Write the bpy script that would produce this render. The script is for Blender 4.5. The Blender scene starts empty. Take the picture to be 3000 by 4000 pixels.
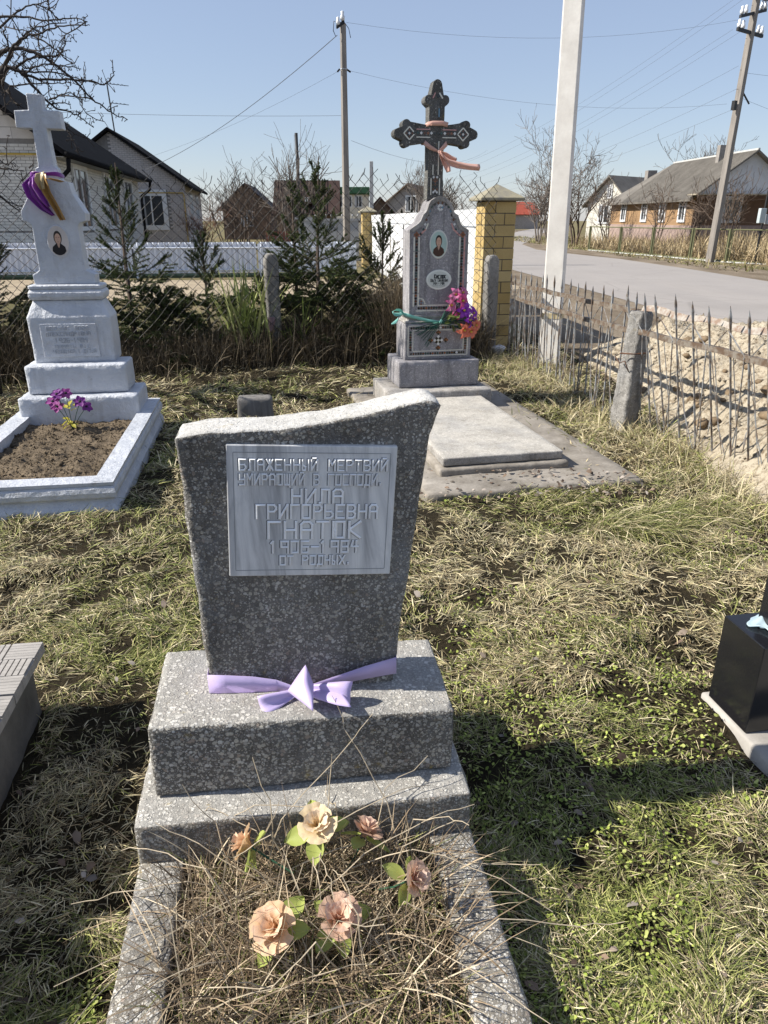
import bpy, math, random
import numpy as np
from mathutils import Vector, Matrix, noise
R = math.radians
S = bpy.context.scene
C = S.collection
random.seed(7); RNG = np.random.default_rng(11)

# ------------------------------------------------------------ camera, sky, sun, exposure
cam = bpy.data.cameras.new('camera'); camo = bpy.data.objects.new('camera', cam); C.objects.link(camo)
camo.location = (0, 0, 1.55); camo.rotation_euler = (R(90-22.2), 0, 0)
cam.sensor_fit = 'VERTICAL'; cam.sensor_height = 36.0; cam.lens = 36.0*1549/2212
cam.clip_start = 0.05; cam.clip_end = 2000
S.camera = camo
SUN_EL, SUN_B = 40.0, 4.0             # elevation; shadows run along (cos b, sin b)
w = bpy.data.worlds.new('World'); S.world = w; w.use_nodes = True
nt = w.node_tree; bg = nt.nodes['Background']
sky = nt.nodes.new('ShaderNodeTexSky'); sky.sky_type = 'NISHITA'; sky.sun_disc = False
sky.sun_elevation = R(SUN_EL); sky.sun_rotation = R(270-SUN_B)
sky.altitude = 100; sky.air_density = 1.0; sky.dust_density = 0.3; sky.ozone_density = 1.0
hzm = nt.nodes.new('ShaderNodeMix'); hzm.data_type = 'RGBA'; hzm.inputs[0].default_value = 0.58      # thin even veil of pale haze over the whole sky
hzm.inputs[7].default_value = (2.25, 2.62, 3.7, 1); nt.links.new(sky.outputs[0], hzm.inputs[6]); nt.links.new(hzm.outputs[2], bg.inputs[0]); bg.inputs[1].default_value = 0.105
sl = bpy.data.lights.new('sun', 'SUN'); sl.energy = 5.0; sl.angle = R(0.55); sl.color = (1.0, 0.95, 0.86)
so = bpy.data.objects.new('sun', sl); C.objects.link(so)
tosun = Vector((-math.cos(R(SUN_EL))*math.cos(R(SUN_B)), -math.cos(R(SUN_EL))*math.sin(R(SUN_B)), math.sin(R(SUN_EL))))
so.rotation_euler = tosun.to_track_quat('Z', 'Y').to_euler(); so.location = tosun*50
S.view_settings.view_transform = 'Standard'; S.view_settings.look = 'None'
S.view_settings.exposure = 0.70; S.view_settings.gamma = 1.0; S.view_settings.use_curve_mapping = False

# ------------------------------------------------------------ mesh helpers
class MB:
    def __init__(s): s.v = []; s.f = []; s.m = None
    def add(s, vs, fs):
        o = len(s.v)
        if s.m is not None: vs = [s.m @ Vector(p) for p in vs]
        s.v.extend([tuple(p) for p in vs]); s.f.extend([tuple(i+o for i in f) for f in fs]); return s
    def box(s, x0, x1, y0, y1, z0, z1):
        return s.add([(x0,y0,z0),(x1,y0,z0),(x1,y1,z0),(x0,y1,z0),(x0,y0,z1),(x1,y0,z1),(x1,y1,z1),(x0,y1,z1)],
                     [(3,2,1,0),(4,5,6,7),(0,1,5,4),(1,2,6,5),(2,3,7,6),(3,0,4,7)])
    def prism(s, out, y0, y1):            # outline (x,z) counter-clockwise seen from -y
        n = len(out)
        vs = [(x,y0,z) for x,z in out]+[(x,y1,z) for x,z in out]
        return s.add(vs, [tuple(range(n)), tuple(range(2*n-1, n-1, -1))]+[(i, i+n, (i+1)%n+n, (i+1)%n) for i in range(n)])
    def prismz(s, out, z0, z1):           # outline (x,y) counter-clockwise seen from above
        n = len(out)
        vs = [(x,y,z0) for x,y in out]+[(x,y,z1) for x,y in out]
        return s.add(vs, [tuple(range(n-1,-1,-1)), tuple(range(n,2*n))]+[(i,(i+1)%n,(i+1)%n+n,i+n) for i in range(n)])
    def tube(s, pts, rad, n=6, cap=True):
        pts = [Vector(p) for p in pts]; k = len(pts)
        if not hasattr(rad, '__len__'): rad = [rad]*k
        vs = []; up = Vector((0.13,0.27,0.95))
        for i in range(k):
            d = (pts[min(i+1,k-1)]-pts[max(i-1,0)])
            if d.length < 1e-9: d = Vector((0,0,1))
            d.normalize()
            a = d.cross(up)
            if a.length < 0.05: a = d.cross(Vector((1,0,0)))
            a.normalize(); b = d.cross(a)
            for j in range(n):
                t = 2*math.pi*j/n
                vs.append(pts[i]+(a*math.cos(t)+b*math.sin(t))*rad[i])
        fs = []
        for i in range(k-1):
            for j in range(n):
                q = (j+1)%n; fs.append((i*n+j, i*n+q, (i+1)*n+q, (i+1)*n+j))
        if cap and n > 2: fs += [tuple(range(n-1,-1,-1)), tuple(range((k-1)*n, k*n))]
        return s.add(vs, fs)
    def lathe(s, prof, n=12, c=(0,0,0)):
        vs = []; fs = []
        for r, z in prof:
            for j in range(n):
                t = 2*math.pi*j/n; vs.append((c[0]+r*math.cos(t), c[1]+r*math.sin(t), c[2]+z))
        for i in range(len(prof)-1):
            for j in range(n):
                q = (j+1)%n; fs.append((i*n+j, i*n+q, (i+1)*n+q, (i+1)*n+j))
        fs.append(tuple(range((len(prof)-1)*n, len(prof)*n))); fs.append(tuple(range(n-1,-1,-1)))
        return s.add(vs, fs)
    def strip(s, pts, wid):               # ribbon: list of points, list of width vectors
        vs = []
        for p, q in zip(pts, wid): vs += [Vector(p)-Vector(q)/2, Vector(p)+Vector(q)/2]
        return s.add(vs, [(2*i, 2*i+1, 2*i+3, 2*i+2) for i in range(len(pts)-1)])
    def grid(s, fn, nu, nv):
        vs = [fn(i/nu, j/nv) for j in range(nv+1) for i in range(nu+1)]
        return s.add(vs, [(j*(nu+1)+i, j*(nu+1)+i+1, (j+1)*(nu+1)+i+1, (j+1)*(nu+1)+i) for j in range(nv) for i in range(nu)])
    def mesh(s, name, m=None, smooth=False):
        me = bpy.data.meshes.new(name); me.from_pydata(s.v, [], s.f); me.update()
        if m is not None: me.materials.append(m)
        if smooth: me.polygons.foreach_set('use_smooth', [True]*len(me.polygons))
        return me
    def build(s, name, m=None, parent=None, smooth=False, bevel=0, solid=0, loc=None, sub=0, kind=None):
        o = bpy.data.objects.new(name, s.mesh(name, m, smooth)); C.objects.link(o)
        if parent: o.parent = parent
        if loc: o.location = loc
        if solid:
            q = o.modifiers.new('solid', 'SOLIDIFY'); q.thickness = solid; q.offset = 0
        if sub:
            q = o.modifiers.new('sub', 'SUBSURF'); q.levels = sub; q.render_levels = sub
        if bevel:
            q = o.modifiers.new('bevel', 'BEVEL'); q.width = bevel; q.segments = 2; q.limit_method = 'ANGLE'; q.angle_limit = R(25)
        if kind: o['kind'] = kind
        return o
def inst(name, mesh, parent=None, loc=(0,0,0), rot=(0,0,0), sc=(1,1,1)):
    o = bpy.data.objects.new(name, mesh); C.objects.link(o); o.parent = parent
    o.location = loc; o.rotation_euler = rot; o.scale = sc; return o
def tag(o, label, cat, group=None):
    o['label'] = label; o['category'] = cat
    if group: o['group'] = group
    return o
def thing(name, label, cat, loc=(0,0,0), rz=0, group=None, rot=None):
    o = bpy.data.objects.new(name, None); C.objects.link(o); o.empty_display_size = 0.1
    o.location = loc; o.rotation_euler = rot if rot else (0,0,R(rz)); return tag(o, label, cat, group)
def struct(o): o['kind'] = 'structure'; return o
def np_mesh(name, V, F, m, col=None, parent=None, kind=None, smooth=False):   # big numpy mesh of triangles
    V = np.asarray(V, np.float32); F = np.asarray(F, np.int32)
    me = bpy.data.meshes.new(name); me.vertices.add(len(V)); me.vertices.foreach_set('co', V.ravel())
    me.loops.add(F.size); me.loops.foreach_set('vertex_index', F.ravel())
    me.polygons.add(len(F)); me.polygons.foreach_set('loop_start', np.arange(0, F.size, F.shape[1], dtype=np.int32))
    me.update(calc_edges=True)
    if col is not None:
        a = me.color_attributes.new('col', 'FLOAT_COLOR', 'POINT')
        a.data.foreach_set('color', np.c_[np.asarray(col, np.float32), np.ones(len(V), np.float32)].ravel())
    if m: me.materials.append(m)
    if smooth: me.polygons.foreach_set('use_smooth', [True]*len(me.polygons))
    o = bpy.data.objects.new(name, me); C.objects.link(o); o.parent = parent
    if kind: o['kind'] = kind
    return o
def lerp(a, b, t): return a+(b-a)*t
def rough_mesh(name, fn, n, edge, amp, m, freq=14.0, seed=0, sink=0.3, mtop=None):
    # box surface of n=(nx,ny,nz) cells mapped by fn(u,v,w); edge=(eu,ev,ew) parameter width of the rounded rim
    def ax(k, e):
        return [0.0, e]+[e+(1-2*e)*i/(k-2) for i in range(1, k-2)]+[1-e, 1.0]
    A = [ax(n[i], edge[i]) for i in range(3)]; idx = {}; vs = []; fs = []
    def vid(i, j, k):
        if (i,j,k) in idx: return idx[i,j,k]
        q = [A[0][i], A[1][j], A[2][k]]; lim = [i in (0,n[0]), j in (0,n[1]), k in (0,n[2])]
        c = sum(lim)
        if c > 1:
            for a in range(3):
                if lim[a]: q[a] = lerp(q[a], edge[a] if q[a] < .5 else 1-edge[a], sink*(1.25 if c == 3 else 1))
        p = Vector(fn(*q))
        e = 0.004; d = Vector((0,0,0))
        for a in range(3):
            if lim[a]:
                s1 = list(q); s1[a] += e if q[a] > .5 else -e
                d += (Vector(fn(*s1))-p)
        if d.length > 0: d.normalize()
        h = noise.fractal((p*freq+Vector((seed*3.1,seed*1.7,seed))), 0.9, 2.1, 4)
        h2 = noise.noise(p*3.0+Vector((seed,9,1)))
        p = p+d*(h*amp+h2*amp*0.8)
        if c > 1: p -= d*abs(noise.noise(p*22.0+Vector((seed,4,2))))*amp*2.6
        idx[i,j,k] = len(vs); vs.append(p); return idx[i,j,k]
    nx, ny, nz = n
    for i in range(nx):
        for j in range(ny):
            fs.append((vid(i,j,0),vid(i,j+1,0),vid(i+1,j+1,0),vid(i+1,j,0)))
            fs.append((vid(i,j,nz),vid(i+1,j,nz),vid(i+1,j+1,nz),vid(i,j+1,nz)))
    for i in range(nx):
        for k in range(nz):
            fs.append((vid(i,0,k),vid(i+1,0,k),vid(i+1,0,k+1),vid(i,0,k+1)))
            fs.append((vid(i,ny,k),vid(i,ny,k+1),vid(i+1,ny,k+1),vid(i+1,ny,k)))
    for j in range(ny):
        for k in range(nz):
            fs.append((vid(0,j,k),vid(0,j,k+1),vid(0,j+1,k+1),vid(0,j+1,k)))
            fs.append((vid(nx,j,k),vid(nx,j+1,k),vid(nx,j+1,k+1),vid(nx,j,k+1)))
    b = MB(); b.v = [tuple(p) for p in vs]; b.f = fs
    me = b.mesh(name, m, True)
    if mtop:                                # paler upper faces: sunlight put into the colour, over rain-washed bare concrete
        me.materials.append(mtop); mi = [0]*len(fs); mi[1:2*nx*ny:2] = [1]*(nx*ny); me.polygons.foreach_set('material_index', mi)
    return me
def rough_box(name, x0,x1,y0,y1,z0,z1, m, parent, amp=0.002, cell=0.02, rim=0.012, seed=0, fn=None, freq=14.0, mtop=None):
    f = fn or (lambda u,v,w: (lerp(x0,x1,u), lerp(y0,y1,v), lerp(z0,z1,w)))
    d = (x1-x0, y1-y0, z1-z0)
    n = [max(5, min(70, int(q/cell))) for q in d]; e = [min(.24, rim/q) for q in d]
    return inst(name, rough_mesh(name, f, n, e, amp, m, freq, seed, .3, mtop), parent)
def vnoise(x, y, sc, seed=0):                # smooth 2-D value noise in [0,1], numpy
    g = np.random.default_rng(seed).random((64,64))
    x = np.asarray(x)*sc+17.3; y = np.asarray(y)*sc+5.9
    xi = np.floor(x).astype(int); yi = np.floor(y).astype(int); fx = x-xi; fy = y-yi
    fx = fx*fx*(3-2*fx); fy = fy*fy*(3-2*fy)
    a = g[xi%64,yi%64]; b = g[(xi+1)%64,yi%64]; c = g[xi%64,(yi+1)%64]; d = g[(xi+1)%64,(yi+1)%64]
    return (a*(1-fx)+b*fx)*(1-fy)+(c*(1-fx)+d*fx)*fy
def hz(x, y):                                # gentle lumps of the cemetery turf
    x = np.asarray(x, float); y = np.asarray(y, float)
    h = (vnoise(x,y,2.2,3)-.55)*.08+(vnoise(x,y,6.5,4)-.5)*.05+(vnoise(x,y,14,5)-.5)*.025
    fade = np.clip((2.35-x)/.5,0,1)*np.clip((10.5-y)/1.0,0,1)*np.clip((x+7)/1.0,0,1)
    h = h*fade-.004-.062*np.clip((2.7-y)/.9,0,1)*np.clip((y+2)/1.5,0,1)
    for ox, oy, rz, x0, x1, y0, y1 in ((.035,6.015,12,-.24,1.26,-2.08,1.02),(1.148,2.105,10,-.05,1,-2.3,.08),(-.611,1.323,8,-.02,.87,-1.2,.64)):   # settled under the stone work
        a = math.radians(rz); dx, dy = x-ox, y-oy; lx = dx*math.cos(a)+dy*math.sin(a); ly = -dx*math.sin(a)+dy*math.cos(a)
        d = np.minimum(np.minimum(lx-x0,x1-lx),np.minimum(ly-y0,y1-ly)); h = np.where(d > -.06, np.minimum(h, np.clip(-d,0,.06)*.6-.006), h)
    return h
# ------------------------------------------------------------ materials
class N:
    def __init__(s, name):
        s.m = bpy.data.materials.new(name); s.m.use_nodes = True; s.t = s.m.node_tree
        s.b = s.t.nodes['Principled BSDF']; s.out = s.t.nodes['Material Output']
        tc = s.t.nodes.new('ShaderNodeTexCoord'); s.co = tc.outputs['Object']
    def n(s, k, **kw):
        q = s.t.nodes.new(k)
        for a, v in kw.items(): setattr(q, a, v)
        return q
    def l(s, a, b): s.t.links.new(a, b)
    def off(s):                              # object coordinates shifted per object, so copies differ
        oi = s.n('ShaderNodeObjectInfo'); v = s.n('ShaderNodeVectorMath', operation='MULTIPLY_ADD')
        cx = s.n('ShaderNodeCombineXYZ'); s.l(oi.outputs['Random'], cx.inputs[0]); s.l(oi.outputs['Random'], cx.inputs[2])
        s.l(cx.outputs[0], v.inputs[0]); v.inputs[1].default_value = (37,11,53); s.l(s.co, v.inputs[2]); return v.outputs[0]
    def map(s, sc, co=None):
        q = s.n('ShaderNodeMapping'); q.inputs['Scale'].default_value = sc; s.l(co or s.co, q.inputs[0]); return q.outputs[0]
    def noise(s, sc, det=4, rough=.6, co=None, dist=0):
        q = s.n('ShaderNodeTexNoise'); q.inputs['Scale'].default_value = sc; q.inputs['Detail'].default_value = det
        q.inputs['Roughness'].default_value = rough; q.inputs['Distortion'].default_value = dist
        s.l(co or s.co, q.inputs['Vector']); return q.outputs[0]
    def vor(s, sc, feat='F1', co=None, rnd=1.0):
        q = s.n('ShaderNodeTexVoronoi', feature=feat); q.inputs['Scale'].default_value = sc; q.inputs['Randomness'].default_value = rnd
        s.l(co or s.co, q.inputs['Vector']); return q
    def ramp(s, x, stops, mode='LINEAR'):
        q = s.n('ShaderNodeValToRGB'); q.color_ramp.interpolation = mode; e = q.color_ramp.elements
        while len(e) < len(stops): e.new(0.5)
        for k, (p, c) in zip(e, stops):
            k.position = p; k.color = (c, c, c, 1) if not hasattr(c, '__len__') else (*c, 1)
        s.l(x, q.inputs[0]); return q.outputs[0]
    def mix(s, f, a, b, mode='MIX'):
        q = s.n('ShaderNodeMix', data_type='RGBA', blend_type=mode)
        for k, x in ((0,f),(6,a),(7,b)):
            if hasattr(x, 'is_output') or isinstance(x, bpy.types.NodeSocket): s.l(x, q.inputs[k])
            elif k == 0: q.inputs[0].default_value = x
            else: q.inputs[k].default_value = (*x, 1) if hasattr(x, '__len__') else (x,x,x,1)
        return q.outputs[2]
    def math(s, op, a, b=0.0):
        q = s.n('ShaderNodeMath', operation=op)
        for k, x in ((0,a),(1,b)):
            if isinstance(x, bpy.types.NodeSocket): s.l(x, q.inputs[k])
            else: q.inputs[k].default_value = x
        return q.outputs[0]
    def col(s, x):
        if isinstance(x, bpy.types.NodeSocket): s.l(x, s.b.inputs['Base Color'])
        else: s.b.inputs['Base Color'].default_value = (*x, 1)
        return s
    def rough(s, x, spec=.3):
        if isinstance(x, bpy.types.NodeSocket): s.l(x, s.b.inputs['Roughness'])
        else: s.b.inputs['Roughness'].default_value = x
        s.b.inputs['Specular IOR Level'].default_value = spec; return s
    def bump(s, x, st=.3, dist=.01):
        q = s.n('ShaderNodeBump'); q.inputs['Strength'].default_value = st; q.inputs['Distance'].default_value = dist
        s.l(x, q.inputs['Height']); s.l(q.outputs[0], s.b.inputs['Normal']); return s
    def trans(s, c, f):                      # thin leaf or cloth: part of the light comes through
        t = s.n('ShaderNodeBsdfTranslucent'); mx = s.n('ShaderNodeMixShader'); mx.inputs[0].default_value = f
        if isinstance(c, bpy.types.NodeSocket): s.l(c, t.inputs[0])
        else: t.inputs[0].default_value = (*c, 1)
        s.l(s.b.outputs[0], mx.inputs[1]); s.l(t.outputs[0], mx.inputs[2]); s.l(mx.outputs[0], s.out.inputs[0]); return s
def sc3(c, k): return tuple(min(.95, x*k) for x in c)
MATS = {}
def plain(name, c, rough=.75, var=.22, sc=6, bump=.25, bsc=60, c2=None, spec=.3, metal=0, stretch=None, bd=.004, objvar=.12):
    if name in MATS: return MATS[name]
    a = N(name); co = a.off()
    if stretch: co = a.map(stretch, co)
    k = a.noise(sc, 6, .65, co); k = a.ramp(k, [(.3,0.0),(.7,1.0)])
    col = a.mix(k, sc3(c,1-var), c2 if c2 else sc3(c,1+var))
    f = a.noise(sc*9, 3, .7, co); col = a.mix(a.ramp(f,[(.35,.55*var),(.75,0.0)]), col, sc3(c,.35))
    if objvar:
        oi = a.n('ShaderNodeObjectInfo'); hv = a.n('ShaderNodeHueSaturation'); a.l(col, hv.inputs['Color'])
        a.l(a.math('MULTIPLY_ADD', oi.outputs['Random'], 2*objvar), hv.inputs['Value'])
        hv.inputs['Value'].links[0].from_node.inputs[2].default_value = 1-objvar; col = hv.outputs[0]
    a.col(col).rough(rough, spec).bump(a.noise(bsc,5,.7,co), bump, bd); a.b.inputs['Metallic'].default_value = metal
    MATS[name] = a.m; return a.m
def terrazzo(name, sc, matrix, chips, frac, dark=.5, lichen=0.0, bump=.6, pale=.25):
    a = N(name); co = a.off()
    wob = a.n('ShaderNodeVectorMath', operation='MULTIPLY_ADD'); nz = a.n('ShaderNodeTexNoise'); nz.inputs['Scale'].default_value = 90
    a.l(co, nz.inputs['Vector']); a.l(nz.outputs['Color'], wob.inputs[0]); wob.inputs[1].default_value = (.007,.007,.007); a.l(co, wob.inputs[2]); co2 = wob.outputs[0]
    mc = a.mix(a.noise(45,5,.75,co), sc3(matrix,.5), sc3(matrix,1.5)); col = mc; hgt = a.math('MULTIPLY', a.noise(130,4,.75,co), .9)
    for k, (ss, fr, lo, hi) in enumerate(((sc*2.6,.5,0,0),(sc*1.5,frac,0,0),(sc*.9,frac,0,0))):
        v = a.vor(ss, 'F1', co2); sp = a.n('ShaderNodeSeparateColor'); a.l(v.outputs['Color'], sp.inputs[0])
        rad = a.math('ADD', a.math('MULTIPLY', sp.outputs[2], .32), .27)                    # pebbles of mixed size
        chip = a.math('MULTIPLY', a.ramp(a.math('SUBTRACT', rad, v.outputs['Distance']), [(.0,0.0),(.07,1.0)]), a.ramp(sp.outputs[0], [(1-fr-.01,0.0),(1-fr+.01,1.0)]))
        cc = a.ramp(sp.outputs[1], chips, 'CONSTANT'); cc = a.mix(a.math('MULTIPLY', a.noise(300,2,.6,co), .35), cc, sc3(matrix,.8)); col = a.mix(chip, col, cc); hgt = a.math('ADD', hgt, a.math('MULTIPLY', chip, .35+.2*k))
    st = a.ramp(a.noise(2.6,6,.65,a.map((1.6,1.6,.5),co)), [(.42,0.0),(.62,1.0)])
    col = a.mix(a.math('MULTIPLY', st, dark), col, a.mix(1.0, col, (.30,.29,.28), 'MULTIPLY'))
    rs = a.ramp(a.noise(14,5,.7,a.map((1,1,.10),co)), [(.52,0.0),(.66,.7)]); col = a.mix(a.math('MULTIPLY', rs, dark), col, (.05,.048,.044))
    dk = a.ramp(a.noise(23,6,.75,co), [(.56,0.0),(.70,.75)]); col = a.mix(a.math('MULTIPLY', dk, dark), col, (.035,.033,.03))
    pal = a.ramp(a.noise(3.4,5,.6,co), [(.50,0.0),(.66,pale)]); col = a.mix(pal, col, (.30,.31,.325))
    if lichen:
        li = a.ramp(a.noise(17,6,.75,co), [(.60,0.0),(.70,lichen)]); ly = a.ramp(a.noise(2.1,2,.5,co), [(.42,0.0),(.6,1.0)])
        col = a.mix(a.math('MULTIPLY', li, ly), col, (.36,.27,.08))
    a.col(col).rough(.85,.25).bump(hgt, bump, .005); return a.m
def attr_mat(name, trans=.10, rough=.7, spec=.25):
    a = N(name); q = a.n('ShaderNodeAttribute', attribute_name='col'); a.col(q.outputs['Color']).rough(rough, spec)
    if trans: a.trans(q.outputs['Color'], trans)
    return a.m
def cloth(name, c, tr=.35, rough=.45):
    a = N(name); k = a.noise(14,3,.5); col = a.mix(k, sc3(c,.86), sc3(c,1.1)); a.col(col).rough(rough,.35); a.b.inputs['Sheen Weight'].default_value = .2
    a.bump(a.noise(55,3,.6), .12, .003); a.trans(col, tr); return a.m
CH = [(0,(.25,.235,.215)),(.18,(.50,.475,.43)),(.4,(.62,.58,.50)),(.60,(.46,.385,.32)),(.66,(.74,.715,.66)),(.88,(.36,.345,.325))]
m_terr = terrazzo('terrazzo_concrete', 96, (.150,.140,.124), CH, .90, .40, .8, .9)
m_terr_st = terrazzo('terrazzo_weathered_face', 96, (.205,.193,.175), CH, .88, .52, .7, 1.0, .6)
m_top = terrazzo('terrazzo_sunlit_washed_top', 90, (.34,.325,.295), [(0,(.40,.375,.34)),(.25,(.62,.59,.53)),(.6,(.74,.71,.65)),(.9,(.50,.46,.41))], .62, .22, .8, .8)  # top-face copy of the terrazzo, its sunlit paleness painted in
m_top2 = terrazzo('sunlit_cement_top', 74, (.52,.505,.475), [(0,(.50,.48,.44)),(.5,(.66,.64,.59))], .35, .25, .9, .7)  # stele top: sunlit brightness put into a paler cement colour
m_terr_kerb = terrazzo('terrazzo_kerb', 96, (.22,.20,.168), CH, .85, .42, 1.0, .8)
m_rg = terrazzo('speckled_grey_concrete', 120, (.285,.272,.285), [(0,(.3,.29,.30)),(.5,(.54,.52,.50)),(.8,(.70,.68,.65))], .30, .55, .25, .45)
m_rgd = terrazzo('weathered_concrete', 110, (.37,.345,.315), [(0,(.30,.28,.26)),(.5,(.52,.49,.45)),(.8,(.66,.63,.58))], .40, .5, .6, .6)
m_post = terrazzo('rough_post_concrete', 105, (.30,.285,.265), [(0,(.2,.19,.18)),(.5,(.40,.38,.35)),(.8,(.58,.56,.52))], .35, .5, .5, .9)
def mk_marble():
    a = N('grey_marble'); co = a.map((1,1,.16)); k = a.noise(16,6,.65,co,1.2)
    col = a.ramp(k, [(.30,(.36,.36,.36)),(.46,(.62,.62,.62)),(.62,(.80,.795,.78)),(.8,(.62,.62,.62))])
    d = a.noise(4,5,.6,a.map((3.2,1,.35))); col = a.mix(a.ramp(d,[(.55,0.0),(.75,.65)]), col, (.13,.135,.15))
    sp = a.map((1,1,1)); mp = sp.node; mp.inputs['Rotation'].default_value = (0,R(52),0)
    v = a.noise(5,2,.4,a.map((.25,1,3.0),sp)); col = a.mix(a.ramp(v,[(.60,0.0),(.64,.45),(.67,0.0)]), col, (.62,.62,.62))
    a.col(col).rough(.42,.4).bump(a.noise(70,4,.6), .12, .002); return a.m
m_marble = mk_marble()
m_letter = plain('letter_cut', (.92,.915,.90), .6, .15, 30, .1)
def mk_paint():
    a = N('silver_white_paint'); co = a.off()
    k = a.noise(5,6,.65,co); col = a.ramp(k, [(.3,(.42,.44,.48)),(.5,(.52,.54,.58)),(.75,(.59,.605,.64))])
    ch = a.ramp(a.noise(11,8,.72,a.map((1,1,1.6),co)), [(.60,0.0),(.67,1.0)]); col = a.mix(a.math('MULTIPLY',ch,.55), col, (.27,.265,.26)); rs = a.ramp(a.noise(9,5,.7,a.map((1,1,.14),co)), [(.55,0.0),(.72,.5)]); col = a.mix(rs, col, (.33,.33,.34))
    fl = a.ramp(a.noise(3.0,4,.6,co), [(.60,0.0),(.72,.25)]); col = a.mix(fl, col, (.44,.40,.40))
    h = a.math('ADD', a.noise(24,6,.7,co), a.math('MULTIPLY', a.noise(5,4,.6,a.map((1,1,.35),co)), 1.6))
    a.col(col).rough(.42,.5).bump(h, .8, .02); return a.m
m_white = mk_paint()
m_granite = plain('polished_black_granite', (.012,.012,.014), .16, .3, 220, .03, 300, spec=.5)
m_grass = attr_mat('grass_blades'); m_petal_attr = attr_mat('petal_cloth', .3, .6)
def mk_soil(name, c, bs=1.0):
    a = N(name); k = a.noise(9,8,.75); col = a.mix(a.ramp(k,[(.3,0.0),(.7,1.0)]), sc3(c,.5), sc3(c,1.35))
    f = a.noise(60,5,.8); col = a.mix(a.ramp(f,[(.4,.6),(.65,0.0)]), col, sc3(c,.3))
    a.col(col).rough(.95,.1).bump(a.math('ADD',k,f), bs, .03); return a.m
m_soil = mk_soil('turf_soil', (.10,.078,.048)); m_bed = mk_soil('dry_bed_soil', (.25,.195,.135), .7)
# ------------------------------------------------------------ ground, road, verges
def mk_ground():
    a = N('ground_field'); k = a.noise(.35,5,.6); f = a.noise(5,6,.7)
    col = a.mix(a.ramp(k,[(.4,0.0),(.65,1.0)]), (.19,.15,.085), (.10,.115,.035)); col = a.mix(a.ramp(f,[(.3,.6),(.7,0.0)]), col, (.08,.062,.035))
    a.col(col).rough(.95,.1).bump(f, .8, .05); return a.m
def axis(lo, hi, a, b, fine, grow=1.22):
    t = list(np.arange(a, b+1e-6, fine)); d = fine; p = b
    while p < hi: d *= grow; p += d; t.append(min(p,hi))
    d = fine; p = a
    while p > lo: d *= grow; p -= d; t.insert(0,max(p,lo))
    return np.array(t)
gx = axis(-420, 420, -4.2, 4.6, .07); gy = axis(-30, 800, 0.2, 10.2, .07)
GX, GY = np.meshgrid(gx, gy); GZ = hz(GX, GY); nxg = len(gx)
ii, jj = np.meshgrid(np.arange(len(gx)-1), np.arange(len(gy)-1)); b0 = (jj*nxg+ii).ravel()
def mk_groundmix():
    a = N('ground_turf'); g = a.n('ShaderNodeNewGeometry'); x = a.n('ShaderNodeSeparateXYZ'); a.l(g.outputs['Position'], x.inputs[0])
    k = a.noise(7,8,.75); f = a.noise(55,5,.8)
    soil = a.mix(a.ramp(k,[(.3,0.0),(.7,1.0)]), (.028,.023,.014), (.085,.066,.038)); soil = a.mix(a.ramp(f,[(.4,.6),(.65,0.0)]), soil, (.014,.012,.008))
    b = a.noise(.3,5,.6); fld = a.mix(a.ramp(b,[(.4,0.0),(.62,1.0)]), (.24,.19,.11), (.13,.13,.05)); fld = a.mix(a.ramp(k,[(.35,.5),(.7,0.0)]), fld, (.10,.08,.05))
    t = a.ramp(a.math('MULTIPLY', x.outputs[1], .05), [(.49,0.0),(.56,1.0)])
    a.col(a.mix(t, soil, fld)).rough(.95,.1).bump(a.math('ADD',k,f), .9, .03); return a.m
ground = np_mesh('ground', np.c_[GX.ravel(),GY.ravel(),GZ.ravel()], np.c_[b0,b0+1,b0+1+nxg,b0+nxg], mk_groundmix(), smooth=True); struct(ground)
def mk_asphalt():
    a = N('worn_asphalt'); k = a.noise(.5,5,.6); col = a.mix(k, (.29,.265,.245), (.37,.34,.315)); f = a.noise(70,4,.8)
    col = a.mix(a.ramp(f,[(.35,.4),(.6,0.0)]), col, (.12,.11,.105)); tr = a.noise(.9,5,.65,a.map((1,.05,1))); dp = a.noise(.22,4,.6); col = a.mix(a.ramp(dp,[(.55,0.0),(.7,.35)]), col, (.19,.175,.16))
    col = a.mix(a.ramp(tr,[(.5,0.0),(.7,.35)]), col, (.36,.325,.29))
    cr = a.vor(.35,'DISTANCE_TO_EDGE',a.map((1,1,1)));
    col = a.mix(a.ramp(cr.outputs['Distance'],[(.003,.3),(.010,0.0)]), col, (.14,.13,.12))
    a.col(col).rough(.85,.3).bump(f, .5, .006); return a.m
def mk_dirt():
    a = N('trodden_dirt'); k = a.noise(1.1,6,.65,a.map((1,.35,1))); col = a.mix(a.ramp(k,[(.35,0.0),(.65,1.0)]), (.15,.115,.08), (.31,.255,.19)); f = a.noise(30,6,.75)
    col = a.mix(a.ramp(f,[(.35,.6),(.6,0.0)]), col, (.075,.058,.04)); gr = a.noise(2.2,5,.65)
    col = a.mix(a.ramp(gr,[(.6,0.0),(.72,.55)]), col, (.14,.13,.05)); a.col(col).rough(.95,.1).bump(a.math('ADD',k,f), .7, .03); return a.m
def ribbon_sheet(name, pts, m, z, n=6):
    b = MB(); L = [Vector((p[0],p[1],0)) for p in pts]; Rr = [Vector((p[2],p[3],0)) for p in pts]
    for k in range(len(pts)):
        for i in range(n+1): b.v.append(tuple(L[k].lerp(Rr[k], i/n)+Vector((0,0,z))))
    for k in range(len(pts)-1):
        for i in range(n):
            q = k*(n+1)+i; b.f.append((q,q+1,q+n+2,q+n+1))
    return struct(b.build(name, m))
m_dirt = mk_dirt()
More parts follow.
